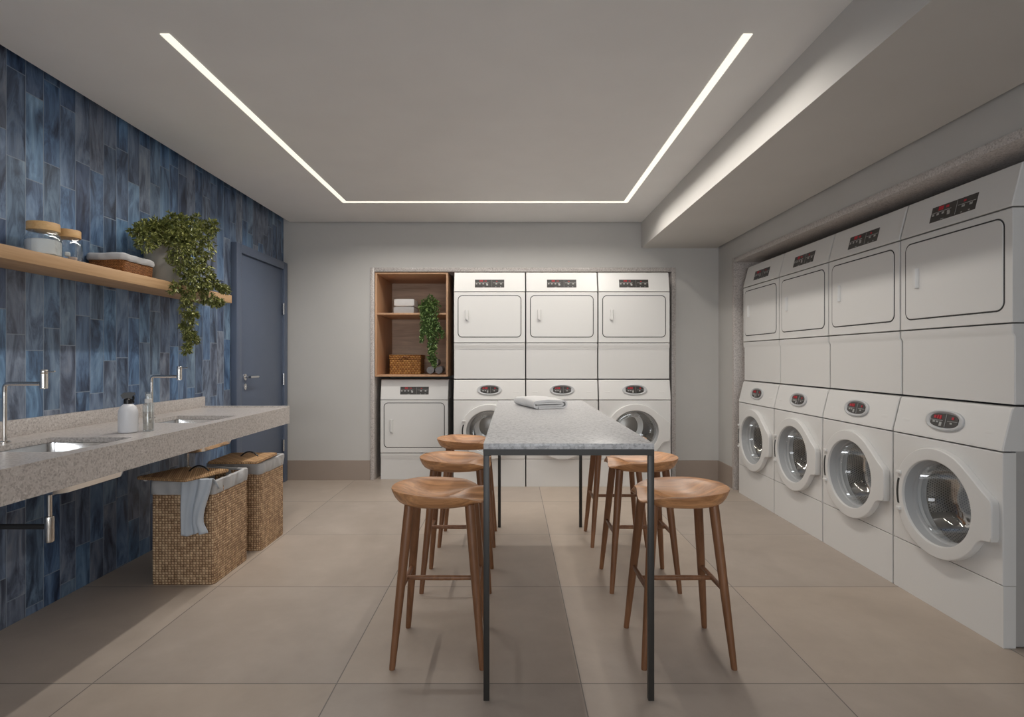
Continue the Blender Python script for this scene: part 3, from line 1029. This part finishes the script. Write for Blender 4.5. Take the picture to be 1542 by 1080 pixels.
crown = root + Vector((0, 0, 0.10))
ST = [
    ([root, px(246, 340, -2.12), px(222, 344, -2.10), px(204, 350, -2.06)], [0.05, 0.06, 0.045, 0.03], 361),
    ([px(246, 345, -2.12), px(228, 360, -2.06), px(214, 370, -2.03)], [0.05, 0.055, 0.035], 361),
    ([root, px(262, 336, -2.12), px(270, 334, -2.05)], [0.07, 0.075, 0.055], 798),
    ([root, px(290, 337, -2.08), px(308, 340, -2.03), px(326, 343, -1.98)], [0.08, 0.075, 0.06, 0.025], 627),
    ([root, px(272, 352, -2.02), px(268, 380, -1.99), px(283, 402, -1.97), px(284, 430, -1.965)], [0.08, 0.095, 0.085, 0.075, 0.06], 627),
    ([root, px(300, 352, -2.0), px(302, 385, -1.965), px(305, 410, -1.955), px(304, 428, -1.955)], [0.08, 0.09, 0.088, 0.08, 0.05], 627),
    ([px(314, 415, -1.96), px(328, 432, -1.955), px(343, 437, -1.95)], [0.03, 0.028, 0.014], 323),
    ([px(302, 425, -1.96), px(312, 448, -1.955), px(325, 456, -1.95), px(333, 457, -1.945)], [0.045, 0.036, 0.026, 0.016], 380),
    ([px(284, 428, -1.965), px(284, 455, -1.968), px(286, 476, -1.97), px(280, 495, -1.975)], [0.055, 0.045, 0.046, 0.03], 437),
    ([px(286, 474, -1.97), px(296, 473, -1.965)], [0.02, 0.012], 285),
    ([px(280, 495, -1.975), px(288, 510, -1.975), px(281, 529, -1.978)], [0.03, 0.034, 0.016], 361),
    ([px(288, 508, -1.975), px(298, 512, -1.972)], [0.02, 0.012], 285),
    ([px(262, 425, -1.975), px(260, 440, -1.975)], [0.02, 0.01], 285),
]
for pts, sp, dens in ST:
    strand(fol, stm, pts, sp, dens, 0.030, 0.0135, rng, lim=lim1)
for b_ in (fol, stm):
    bmesh.ops.translate(b_, verts=b_.verts[:], vec=-POT)
obj('foliage', fol, M['leaf'], t, recalc=False)
obj('stem', stm, M['stem'], t)

# ivy on the cabinet shelf
IV = Vector((-0.815, 5.70, SHZ + 0.001))
t = thing('ivy_plant', 'green ivy spilling over the shelf of the open wooden cabinet', 'plant', IV)
bm = B()
lathe(bm, [(0.04, 0.0), (0.045, 0.004), (0.058, 0.085), (0.06, 0.092), (0.054, 0.092), (0.05, 0.075)], 24)
obj('pot', bm, M['pot'], t)
fol, stm = B(), B()


def lim2(p):
    return not (p.y > 5.563 and SHZ - 0.03 < p.z < SHZ + 0.012) and -1.2 < p.x < -0.66 and p.z < 2.0


def q(x, y, Y):
    return Vector(((x - 771.0) * Y / FPX, Y, EYE + (540.0 - y) * Y / FPX))


rt = IV + Vector((0, 0, 0.09))
ST = [
    ([rt, q(648, 458, 5.62), q(648, 470, 5.55), q(650, 490, 5.53)], [0.07, 0.095, 0.088, 0.075], 1064),
    ([rt, q(638, 462, 5.60), q(641, 480, 5.54), q(646, 500, 5.53)], [0.05, 0.05, 0.05, 0.045], 608),
    ([q(650, 488, 5.53), q(652, 505, 5.53), q(652, 520, 5.53), q(650, 540, 5.54), q(654, 549, 5.54)], [0.068, 0.055, 0.045, 0.036, 0.018], 722),
    ([q(637, 488, 5.53), q(636, 502, 5.53), q(634, 514, 5.53)], [0.02, 0.012, 0.01], 342),
    ([q(656, 488, 5.53), q(665, 500, 5.54), q(667, 508, 5.55)], [0.02, 0.012, 0.012], 285),
]
for pts, sp, dens in ST:
    strand(fol, stm, pts, sp, dens, 0.028, 0.018, rng, 0.0015, lim2)
for b_ in (fol, stm):
    bmesh.ops.translate(b_, verts=b_.verts[:], vec=-IV)
obj('foliage', fol, M['ivy'], t, recalc=False)
obj('stem', stm, M['stem'], t)

# ------------------------------------------------------------------ wall shelf and what stands on it
tag(obj('wall_shelf', bxs((XL + 0.001, SXF, 0.9, SYE, SZ0, SZ1, 0.0015)), M['shelf']), 'long thick wooden shelf fixed to the blue tiled wall above the counter', 'shelf')


def jar(y, r, h, label):
    t = thing('storage_jar', label, 'jar', (-2.132, y, SZ1 + 0.0012), group='glass jars with wooden lids on the wall shelf')
    bm = B()
    prof = [(r * 0.90, 0.0), (r, 0.006), (r, h * 0.52), (r * 0.97, h * 0.58), (r * 0.84, h * 0.66), (r * 0.80, h * 0.70), (r * 0.80, h * 0.79),
            (r * 0.76, h * 0.79), (r * 0.76, h * 0.70), (r * 0.80, h * 0.655), (r * 0.93, h * 0.57), (r * 0.955, h * 0.5), (r * 0.955, 0.009), (r * 0.85, 0.005)]
    lathe(bm, prof, 40)
    obj('glass', bm, M['glass'], t)
    bm = B()
    lathe(bm, [(r * 0.84, h * 0.765), (r * 0.86, h * 0.77), (r * 0.86, h - 0.003), (r * 0.83, h)], 40)
    obj('lid', bm, M['lidwood'], t)
    return t


jar(2.568, 0.0715, 0.158, 'glass jar with wooden lid half full of white powder')
jar(2.7055, 0.063, 0.156, 'glass jar with wooden lid and a few pink soaps, beside the powder jar')
bm = B()
lathe(bm, [(0.058, 0.0), (0.065, 0.005), (0.0665, 0.05), (0.0655, 0.066), (0.055, 0.071), (0.03, 0.068), (0.004, 0.07)], 40)
tag(obj('washing_powder', bm, M['powder'], loc=(-2.132, 2.568, SZ1 + 0.0105)), 'white washing powder filling the lower half of the glass jar', 'washing powder', kind='stuff')
for k, (dx, dy, dz, rz, mt, what) in enumerate(((0.035, 0.0, 0.0, 0.3, 'soap', 'pale pink soap lying flat at the front of the glass jar'), (-0.025, -0.03, 0.0, 1.2, 'powder', 'white soap lying flat at the back of the glass jar'),
                                               (-0.015, 0.042, 0.0, 0.9, 'soap', 'pale pink soap at the basket side of the glass jar'), (0.008, -0.008, 0.0215, 2.2, 'powder', 'white soap resting on top of the other soaps in the jar'))):
    bm = B()
    box(bm, -0.016, 0.016, -0.011, 0.011, 0, 0.02, 0.005, 3)
    o = obj('soap_bar', bm, M[mt], loc=(-2.132 + dx * 0.8, 2.7055 + dy * 0.8, SZ1 + 0.0105 + dz))
    o.rotation_euler = (0, 0, rz)
    tag(o, what, 'soap', 'soaps in the glass jar')


def softband(bm, w_, d_, r, z0, z1, cx, cy, amp, seed, inner=0.05, n=26):
    """cloth liner turned over a rectangular rim"""
    lp = rrect(w_, d_, r, 5)
    full = []
    m = len(lp)
    for i in range(m):
        a, b = Vector(lp[i]), Vector(lp[(i + 1) % m])
        k = max(1, int((b - a).length / 0.011))
        for j in range(k):
            full.append(a.lerp(b, j / k))
    rows = [(0.001, z0, 0.3), (0.004, z0 + 0.004, 0.8), (0.006, z0 + (z1 - z0) * 0.35, 1.0), (0.006, z0 + (z1 - z0) * 0.7, 1.0), (0.004, z1 - 0.006, 0.7), (-0.004, z1, 0.4), (-0.013, z1 - 0.004, 0.3), (-0.016, z1 - inner, 0.6)]
    loops = []
    for off, z, am in rows:
        lpv = []
        for i, p in enumerate(full):
            nrm = Vector((p.x / (w_ / 2), p.y / (d_ / 2)))
            e = Vector((math.copysign(1, p.x) if abs(nrm.x) > abs(nrm.y) else 0, math.copysign(1, p.y) if abs(nrm.y) >= abs(nrm.x) else 0))
            nz = noise.noise(Vector((p.x * 26 + seed + z * 9, p.y * 26, z * 7))) * amp * am
            nz = nz + abs(noise.noise(Vector((p.x * 55 + seed + z * 30, p.y * 55, seed)))) * amp * 0.5 * am
            lpv.append(Vector((cx + p.x + e.x * (off + nz), cy + p.y + e.y * (off + nz), z + noise.noise(Vector((p.x * 12, p.y * 12, seed))) * amp * 0.5)))
        loops.append(lpv)
    loft(bm, loops, False, False)


t = thing('lined_tray', 'low rattan tray with a pale cloth liner, on the wall shelf between jars and plant', 'basket', (-2.142, 3.10, SZ1 + 0.001))
bm = B()
lp = rrect(0.196, 0.25, 0.014, 5)
loft(bm, [[Vector((x * k, y * k, z)) for x, y in lp] for k, z in ((0.95, 0.0), (0.965, 0.003), (1.0, 0.082), (0.95, 0.082), (0.93, 0.01))])
obj('basket', bm, M['traybasket'], t)
bm = B()
softband(bm, 0.198, 0.252, 0.016, 0.062, 0.100, 0, 0, 0.010, 3.0, 0.05)
obj('liner', bm, M['liner'], t)

# ------------------------------------------------------------------ stone counter with sinks, taps and traps
KT, KB, KX, KY0, KY1 = 0.848, 0.730, -1.62, 1.0, 4.11
HX0, HX1 = -2.06, -1.69
HOLES = ((2.125, 2.52), (3.08, 3.475))
t = thing('stone_counter', 'long speckled stone counter with two sinks fixed to the blue tiled wall', 'counter', (XL, KY0, KB))
bm = B()
DK = KT - 0.022
specs = [(HX1, KX - 0.022, KY0, KY1 - 0.022, DK, KT), (XL + 0.001, HX0, KY0, KY1 - 0.022, DK, KT)]
ys = [KY0, HOLES[0][0], HOLES[0][1], HOLES[1][0], HOLES[1][1], KY1 - 0.022]
for a, b in ((ys[0], ys[1]), (ys[2], ys[3]), (ys[4], ys[5])):
    specs.append((HX0, HX1, a, b, DK, KT))
specs.append((KX - 0.022, KX, KY0, KY1, KB, KT))
specs.append((XL + 0.001, KX - 0.022, KY1 - 0.022, KY1, KB, KT))
for s in specs:
    box(bm, *s)
box(bm, XL + 0.001, KX, KY1 - 0.05, KY1, KT, KT + 0.008)
bmesh.ops.translate(bm, verts=bm.verts[:], vec=(-XL, -KY0, -KB))
obj('worktop', bm, M['granite'], t)
bm = bxs((XL + 0.001, XL + 0.022, KY0, KY1, KT, KT + 0.075, 0.001))
bmesh.ops.translate(bm, verts=bm.verts[:], vec=(-XL, -KY0, -KB))
obj('upstand', bm, M['granite'], t)

for k, (ya, yb) in enumerate(HOLES):
    cx, cy = (HX0 + HX1) / 2, (ya + yb) / 2
    wx, wy = HX1 - HX0 + 0.006, yb - ya + 0.006
    near = k == 0
    t = thing('sink_basin', 'square steel sink basin in the counter, ' + ('below the nearer tap' if near else 'below the tap near the door'), 'sink', (cx, cy, DK - 0.002), group='steel sinks in the stone counter')
    bm = B()
    f = []
    for wv, dv, r, z, in ((wx + 0.03, wy + 0.03, 0.03, 0.0), (wx, wy, 0.025, 0.0), (wx - 0.008, wy - 0.008, 0.03, -0.06), (wx - 0.05, wy - 0.05, 0.04, -0.138), (wx - 0.08, wy - 0.08, 0.04, -0.146), (0.07, 0.07, 0.034, -0.148)):
        f.append([Vector((x, y, z)) for x, y in rrect(wv, dv, r, 6)])
    g2 = [[Vector((p.x * 1.012, p.y * 1.012, p.z - 0.002)) for p in lp] for lp in f]
    loft(bm, [g2[-1], g2[-2], g2[-3], g2[-4], g2[-5], g2[0], f[0], f[1], f[2], f[3], f[4], f[5]], True, True)
    obj('bowl', bm, M['inox'], t)
    bm = B()
    lathe(bm, [(0.036, -0.1475), (0.036, -0.144), (0.03, -0.142), (0.026, -0.146), (0.004, -0.1465)], 28)
    obj('drain', bm, M['steel'], t)
    tx, ty = (cx - 0.02, cy - 0.01) if near else (-1.952, 3.395)
    tz = 0.447
    t = thing('drain_trap', 'metal bottle trap hanging under the ' + ('nearer sink, in full view' if near else 'sink behind the open laundry hamper'), 'drain trap', (tx, ty, tz), group='metal traps under the sinks')
    bm = B()
    tube(bm, [(0, 0, 0.10), (0, 0, DK - 0.154 - tz)], 0.0095, 16)
    obj('tailpiece', bm, M['chrome'], t)
    bm = B()
    lathe(bm, [(0.012, 0.0), (0.0165, 0.004), (0.0172, 0.012), (0.0172, 0.10), (0.0155, 0.106), (0.0105, 0.108)], 24)
    obj('trap_cup', bm, M['chrome'], t)
    if near:
        bm = B()
        tube(bm, [(-0.012, 0, 0.064), (XL + 0.002 - tx, 0, 0.064)], 0.011, 14)
        obj('waste_pipe', bm, M['gap_dark'], t)

for k, y in enumerate((2.345, 3.30)):
    t = thing('counter_tap', 'tall square-armed steel tap ' + ('over the nearer sink, cut by the picture edge' if k == 0 else 'over the sink near the door, behind the clear pump bottle'), 'tap', (-2.108, y, KT + 0.0005), group='steel taps on the stone counter')
    bm = B()
    lathe(bm, [(0.021, 0.0), (0.021, 0.006), (0.017, 0.009), (0.0095, 0.010)], 24)
    obj('flange', bm, M['steel'], t)
    bm = B()
    tube(bm, [(0, 0, 0.008), (0, 0, 0.21)] + arc((0, 0, 0.225), (0, 0, 0.247), (0.022, 0, 0.247), 6)[1:] + [(0.15, 0, 0.247)], 0.0085, 16)
    obj('pipe', bm, M['steel'], t)
    bm = B()
    loft(bm, [[Vector((0.163 + r * math.cos(q), r * math.sin(q), z)) for q in [2 * PI * j / 28 for j in range(28)]] for r, z in ((0.012, 0.226), (0.0145, 0.229), (0.0145, 0.288), (0.0138, 0.2885), (0.0145, 0.290), (0.0145, 0.303), (0.013, 0.3055))])
    vb = obj('valve_body', bm, M['steel'], t)
    bm = B()
    tube(bm, [(0.170, 0, 0.2965), (0.205, 0, 0.2975), (0.209, 0, 0.2985)], [0.0032, 0.0028, 0.0036], 10)
    obj('lever', bm, M['steel'], vb)

# bottles on the counter
t = thing('spray_bottle', 'round white spray bottle with a black trigger head on the counter', 'bottle', (-1.826, 2.685, KT + 0.0005), 0.5)
bm = B()
lathe(bm, [(0.036, 0.0), (0.040, 0.003), (0.0415, 0.008), (0.0415, 0.085), (0.0395, 0.105), (0.033, 0.121), (0.024, 0.131), (0.017, 0.136), (0.016, 0.139)], 40)
obj('body', bm, M['bottle'], t)
bm = B()
lathe(bm, [(0.0185, 0.136), (0.0185, 0.156), (0.014, 0.160), (0.012, 0.164)], 24)
sec = [(-0.022, 0.162), (0.014, 0.160), (0.020, 0.176), (0.028, 0.178), (0.028, 0.188), (0.010, 0.191), (-0.018, 0.189), (-0.029, 0.178)]
loft(bm, [[Vector((x, y, z)) for x, z in sec] for y in (-0.011, -0.009, 0.009, 0.011)])
hd = obj('spray_head', bm, M['blackp'], t)
bm = B()
tube(bm, [(0.018, 0, 0.174), (0.022, 0, 0.162), (0.019, 0, 0.150), (0.024, 0, 0.140)], [0.005, 0.0048, 0.0042, 0.0035], 8)
obj('trigger', bm, M['blackp'], hd)
t = thing('pump_bottle', 'slim clear pump bottle with a white nozzle on the counter', 'bottle', (-1.762, 2.735, KT + 0.0005))
bm = B()
lathe(bm, [(0.021, 0.0), (0.0245, 0.003), (0.0245, 0.128), (0.022, 0.134), (0.014, 0.138), (0.014, 0.142), (0.012, 0.142), (0.012, 0.137), (0.0215, 0.130), (0.0225, 0.126), (0.0225, 0.006), (0.018, 0.004)], 36)
obj('body', bm, M['glass'], t)
bm = B()
lathe(bm, [(0.019, 0.005), (0.0218, 0.007), (0.0218, 0.092), (0.004, 0.0925)], 30)
obj('liquid', bm, M['liquid'], t)
bm = B()
lathe(bm, [(0.0155, 0.138), (0.0155, 0.155), (0.0125, 0.157), (0.0095, 0.158), (0.0095, 0.176), (0.0075, 0.180)], 28)
lathe(bm, [(0.0045, 0.140), (0.0045, 0.118), (0.002, 0.108), (0.0015, 0.02)], 12)
pm = obj('pump', bm, M['white2'], t)
bm = B()
lathe(bm, [(0.0145, 0.1555), (0.0145, 0.186), (0.013, 0.1885), (0.0125, 0.1885), (0.0135, 0.186), (0.0135, 0.1555)], 28)
obj('overcap', bm, M['glass'], pm)


# ------------------------------------------------------------------ laundry hampers
def hamper(x0, x1, y0, y1, label, seed, lid_c, lid_wd, lid_rz, lid_tilt, hx_, hrz):
    cx, cy = (x0 + x1) / 2, (y0 + y1) / 2
    t = thing('laundry_hamper', label, 'laundry hamper', (cx, cy, 0.0), group='woven laundry hampers under the counter')
    w_, d_ = x1 - x0, y1 - y0
    H = 0.535
    bm = B()
    lp = rrect(w_, d_, 0.022, 5)
    loft(bm, [[Vector((x * k, y * k, z)) for x, y in lp] for k, z in ((0.985, 0.0), (1.0, 0.006), (1.004, 0.2), (1.0, H), (0.94, H), (0.93, 0.02))])
    obj('basket', bm, M['hamper'], t)
    bm = B()
    softband(bm, w_ + 0.004, d_ + 0.004, 0.024, 0.478, 0.552, 0, 0, 0.013, seed, 0.10)
    obj('liner', bm, M['liner'], t)
    lo = bpy.data.objects  # noqa
    bm = B()
    lw, ld = lid_wd
    lp = rrect(lw, ld, 0.015, 4)
    loft(bm, [[Vector((x * k, y * k, z)) for x, y in lp] for k, z in ((0.985, 0.0), (1.0, 0.004), (1.0, 0.012), (0.985, 0.016))])
    ld_o = obj('lid', bm, M['hamperlid'], t, loc=(lid_c[0] - cx, lid_c[1] - cy, lid_c[2]))
    ld_o.rotation_euler = (lid_tilt[0], lid_tilt[1], lid_rz)
    bm = B()
    tube(bm, arc((-0.058, 0, 0.012), (0, 0, 0.078), (0.058, 0, 0.012), 12), 0.0042, 8)
    ho = obj('lid_handle', bm, M['blackp'], ld_o, loc=(hx_[0], hx_[1], 0))
    ho.rotation_euler = (0, 0, hrz)
    return t, ld_o


h1, lid1 = hamper(-1.914, -1.580, 2.991, 3.377, 'woven hamper with lid askew and a grey shirt hanging out', 1.0, (-1.775, 3.055, 0.566), (0.345, 0.285), -0.33, (0.0, -0.03, 0), (0.045, 0.055), 0.33)
bm = B()
loft(bm, [[Vector((-0.155 + r * math.cos(a), -0.10 + r * math.sin(a), z)) for a in [2 * PI * j / 16 for j in range(16)]] for r, z in ((0.010, 0.001), (0.011, -0.008), (0.008, -0.014), (0.003, -0.016))])
obj('lid_knob', bm, M['white2'], lid1)
h2, lid2 = hamper(-1.900, -1.563, 3.517, 3.868, 'closed woven hamper with flat lid, nearer the blue door', 5.0, (-1.695, 3.57, 0.562), (0.30, 0.315), 0.02, (0.01, 0.0, 0), (0.025, 0.02), 0.0)

# the shirt hanging out of the open hamper
nu, nv = 26, 34
bm = B()
grid = []
for j in range(nv + 1):
    v = j / nv
    row = []
    for i in range(nu + 1):
        u = i / nu
        if v < 0.16:                       # lies over the rim from inside
            f = v / 0.16
            yb, z = 3.035 - 0.075 * f, 0.500 + 0.068 * math.sin(f * PI / 2)
            xl, xr = -1.724, -1.566
        else:
            f = (v - 0.16) / 0.84
            yb = 2.960 - 0.006 * math.sin(f * PI)
            z = 0.568 - 0.015 * f - f * 0.272
            xl = -1.724 + 0.004 * math.sin(f * 3)
            xr = -1.566 - 0.050 * smooth(f / 0.75) + 0.022 * smooth((f - 0.78) / 0.22)
        x = xl + (xr - xl) * u
        fold = 0.010 * math.sin(u * 9.5 + 0.7 * v + 0.4) * (0.35 + 0.65 * min(1, v * 1.6)) + 0.005 * math.sin(u * 21 + v * 3)
        y = yb - 0.012 - fold * (1 if v >= 0.1 else v * 10)
        if v >= 0.16:
            z -= 0.012 * math.sin(u * PI * 1.5 + 0.5) * f + (0.012 * (u > 0.72) * f)
        row.append(bm.verts.new((x, y, z + 0.004)))
    grid.append(row)
for j in range(nv):
    for i in range(nu):
        bm.faces.new((grid[j][i], grid[j][i + 1], grid[j + 1][i + 1], grid[j + 1][i]))
o = obj('hanging_shirt', bm, M['garment'])
md = o.modifiers.new('thickness', 'SOLIDIFY')
md.thickness = 0.004
md.offset = 0.0
tag(o, 'blue-grey shirt hanging over the rim of the open laundry hamper', 'shirt')

# ------------------------------------------------------------------ high table
TX0, TX1, TY0, TY1, TZ = -0.1, 0.4985, 1.977, 4.03, 0.902
tcx, tcy = (TX0 + TX1) / 2, (TY0 + TY1) / 2
t = thing('high_table', 'long high table with pale stone top on a slim black steel frame', 'table', (tcx, tcy, 0))
hx2, hy2 = (TX1 - TX0) / 2, (TY1 - TY0) / 2
obj('table_top', bxs((-hx2, hx2, -hy2, hy2, TZ - 0.0205, TZ, 0.0015)), M['granite2'], t)
LG = 0.0205
FZ2 = TZ - 0.0205
obj('frame', bxs((-hx2, hx2, -hy2, -hy2 + LG, FZ2 - 0.021, FZ2 - 0.0003), (-hx2, hx2, hy2 - LG, hy2, FZ2 - 0.021, FZ2 - 0.0003),
                 (-hx2, -hx2 + LG, -hy2 + LG, hy2 - LG, FZ2 - 0.021, FZ2 - 0.0003), (hx2 - LG, hx2, -hy2 + LG, hy2 - LG, FZ2 - 0.021, FZ2 - 0.0003)), M['black'], t)
for sx in (-1, 1):
    for sy in (-1, 1):
        x, y = sx * (hx2 - LG / 2), sy * (hy2 - LG / 2)
        obj('leg', bxs((x - LG / 2, x + LG / 2, y - LG / 2, y + LG / 2, 0.0, FZ2 - 0.0215, 0.0008)), M['black'], t)

# folded towel on the table
bm = B()


def ribbon(path, th):
    """closed outline of a ribbon of thickness th along a 2D path"""
    P = [Vector(p) for p in path]
    a, b = [], []
    for i, p in enumerate(P):
        tn = (P[min(i + 1, len(P) - 1)] - P[max(i - 1, 0)]).normalized()
        nn = Vector((-tn.y, tn.x))
        a.append(p + nn * th / 2)
        b.append(p - nn * th / 2)
    return a + b[::-1]


TWW, TWL = 0.215, 0.38
TH = 0.050
r_ = TH / 2 - 0.006
outer = [(0.03, 0.0062), (0.07, 0.006), (0.12, 0.006), (TWW - 0.03, 0.006)] + [(TWW - 0.026 + r_ * math.sin(q_), TH / 2 - r_ * math.cos(q_)) for q_ in [PI * k / 10 for k in range(11)]]
outer += [(0.14, TH - 0.004), (0.09, TH - 0.0035), (0.05, TH - 0.005)] + [(0.026 - r_ * math.sin(q_), TH / 2 + r_ * math.cos(q_)) for q_ in [PI * k / 10 for k in range(1, 11)]]
inner = [(0.018, 0.0315), (0.06, 0.034), (0.12, 0.0335), (TWW - 0.045, 0.032)] + [(TWW - 0.038 + 0.007 * math.sin(q_), 0.025 + 0.0065 * math.cos(q_)) for q_ in [PI * k / 4 for k in range(5)]] + [(0.15, 0.0175), (0.09, 0.0185), (0.018, 0.017)]
for path, th in ((outer, 0.0115), (inner, 0.0105)):
    sec = ribbon(path, th)
    lps = []
    for k in range(17):
        f = k / 16
        lp = []
        for p in sec:
            wob = noise.noise(Vector((p.x * 11, f * 4, p.y * 24))) * 0.0045
            sq = 1.0 + 0.10 * math.sin(f * PI)
            ends = 0.006 * noise.noise(Vector((p.x * 20, p.y * 40, 3.0))) if k in (0, 16) else 0.0
            lp.append(Vector((p.x - TWW / 2 + wob * 1.3, (f - 0.5) * TWL + ends, max(0.0006, p.y * sq + wob * (1 if p.y > 0.02 else 0)))))
        lps.append(lp)
    loft(bm, lps)
o = obj('folded_towel', bm, M['towel'], loc=(0.172, 3.515, TZ + 0.0006))
o.rotation_euler = (0, 0, 0.30)
tag(o, 'white folded towel lying on the pale stone table top', 'towel')

# ------------------------------------------------------------------ stools (local: +X faces the table)


def catmull(pts, n):
    out = []
    m = len(pts)
    for i in range(m):
        p0, p1, p2, p3 = (Vector(pts[(i + k) % m]) for k in (-1, 0, 1, 2))
        for k in range(n):
            t_ = k / n
            out.append(0.5 * ((2 * p1) + (-p0 + p2) * t_ + (2 * p0 - 5 * p1 + 4 * p2 - p3) * t_ ** 2 + (-p0 + 3 * p1 - 3 * p2 + p3) * t_ ** 3))
    return out


HALF = [(-0.208, 0.0), (-0.196, 0.070), (-0.158, 0.132), (-0.098, 0.172), (-0.025, 0.187), (0.05, 0.181), (0.112, 0.158), (0.152, 0.125), (0.170, 0.097), (0.176, 0.06), (0.172, 0.025), (0.176, 0.0)]
SEAT = catmull(HALF + [(x, -y) for x, y in HALF[-2:0:-1]], 5)


def seat_z(x, y, k):
    """height of the carved top; k = 0 centre, 1 rim"""
    rim_ = smooth((k - 0.55) / 0.45)
    fr = smooth((x + 0.02 - 0.072 * rim_) / (0.19 - 0.06 * rim_))                     # towards the table
    bk = smooth((-x + 0.07) / 0.2)
    dish = -0.042 * (1 - smooth((k - 0.25) / 0.72)) * (1 - fr * 0.8)
    lobe = -0.036 * fr * smooth((abs(y) - 0.006) / 0.085) * (1 - 0.35 * smooth((abs(y) - 0.10) / 0.07))
    ridge = 0.007 * math.exp(-(y / 0.022) ** 2) * smooth((x + 0.02) / 0.1)
    back = 0.008 * bk * smooth((k - 0.5) / 0.5)
    return dish + lobe + ridge + back


STZ = 0.664


def make_stool(label, group):
    t = thing('bar_stool', label, 'stool', group=group)
    bm = B()
    n = len(SEAT)
    prof = [(0.70, -0.052, 0), (0.80, -0.050, 0), (0.885, -0.040, 0), (0.945, -0.026, 0.35), (0.985, -0.011, 0.8), (1.0, -0.003, 1.0), (0.994, 0.001, 1.0), (0.975, 0.0005, 1)]
    prof += [(k, 0.0, 1.0) for k in (0.93, 0.87, 0.8, 0.72, 0.63, 0.53, 0.43, 0.33, 0.23, 0.13, 0.04)]
    loops = []
    for k, dz, top in prof:
        loops.append([Vector((p.x * k, p.y * k, STZ + dz + top * seat_z(p.x * k, p.y * k, k))) for p in SEAT])
    loft(bm, loops)
    obj('seat', bm, M['seat'], t, ang=50)
    feet = {}
    for sx in (-1, 1):
        for sy in (-1, 1):
            top = Vector((sx * 0.120, sy * 0.098, STZ - 0.045))
            ft = Vector((sx * 0.174, sy * 0.170, 0.0))
            feet[(sx, sy)] = (top, ft)
            bm = B()
            d_ = ft - top
            nn = 16
            loops = []
            for f, r in ((0.0, 0.0195), (0.06, 0.0200), (0.3, 0.0190), (0.62, 0.0165), (0.85, 0.0138), (0.985, 0.0120), (1.0, 0.0112)):
                c = top + d_ * f
                loops.append([c + Vector((r * math.cos(2 * PI * k / nn), r * math.sin(2 * PI * k / nn), 0)) for k in range(nn)])
            loft(bm, loops)
            obj('leg', bm, M['leg'], t)

    def at(sx, sy, z):
        a, b = feet[(sx, sy)]
        f = (a.z - z) / (a.z - b.z)
        return a + (b - a) * f
    zc = 0.288
    mids = {}
    for sx in (-1, 1):
        a, b = at(sx, -1, zc), at(sx, 1, zc)
        bm = B()
        tube(bm, [a, a.lerp(b, 0.5), b], [0.0085, 0.0105, 0.0085], 12)
        obj('side_stretcher', bm, M['leg'], t)
        mids[sx] = a.lerp(b, 0.5)
    bm = B()
    tube(bm, [mids[-1], mids[-1].lerp(mids[1], 0.5), mids[1]], [0.0095, 0.0112, 0.0095], 12)
    obj('cross_stretcher', bm, M['leg'], t)
    return t


SL = ['wooden saddle-seat bar stool nearest the camera on the counter side of the table',
      'wooden saddle-seat bar stool in the middle on the counter side of the table',
      'wooden saddle-seat bar stool on the counter side of the table, farthest from the camera']
SR = ['wooden saddle-seat bar stool nearest the camera on the washing-machine side of the table',
      'wooden saddle-seat bar stool in the middle on the washing-machine side of the table',
      'wooden bar stool mostly hidden behind the table frame, its legs showing']
s0 = make_stool(SL[0], 'wooden stools around the high table')
STY = (2.349, 3.054, 3.755)
s0.location = (-0.289, STY[0], 0)
for i in range(3):
    if i:
        dup(s0, (-0.289, STY[i], 0), 0, SL[i])
    dup(s0, (0.684, STY[i], 0), PI, SR[i])
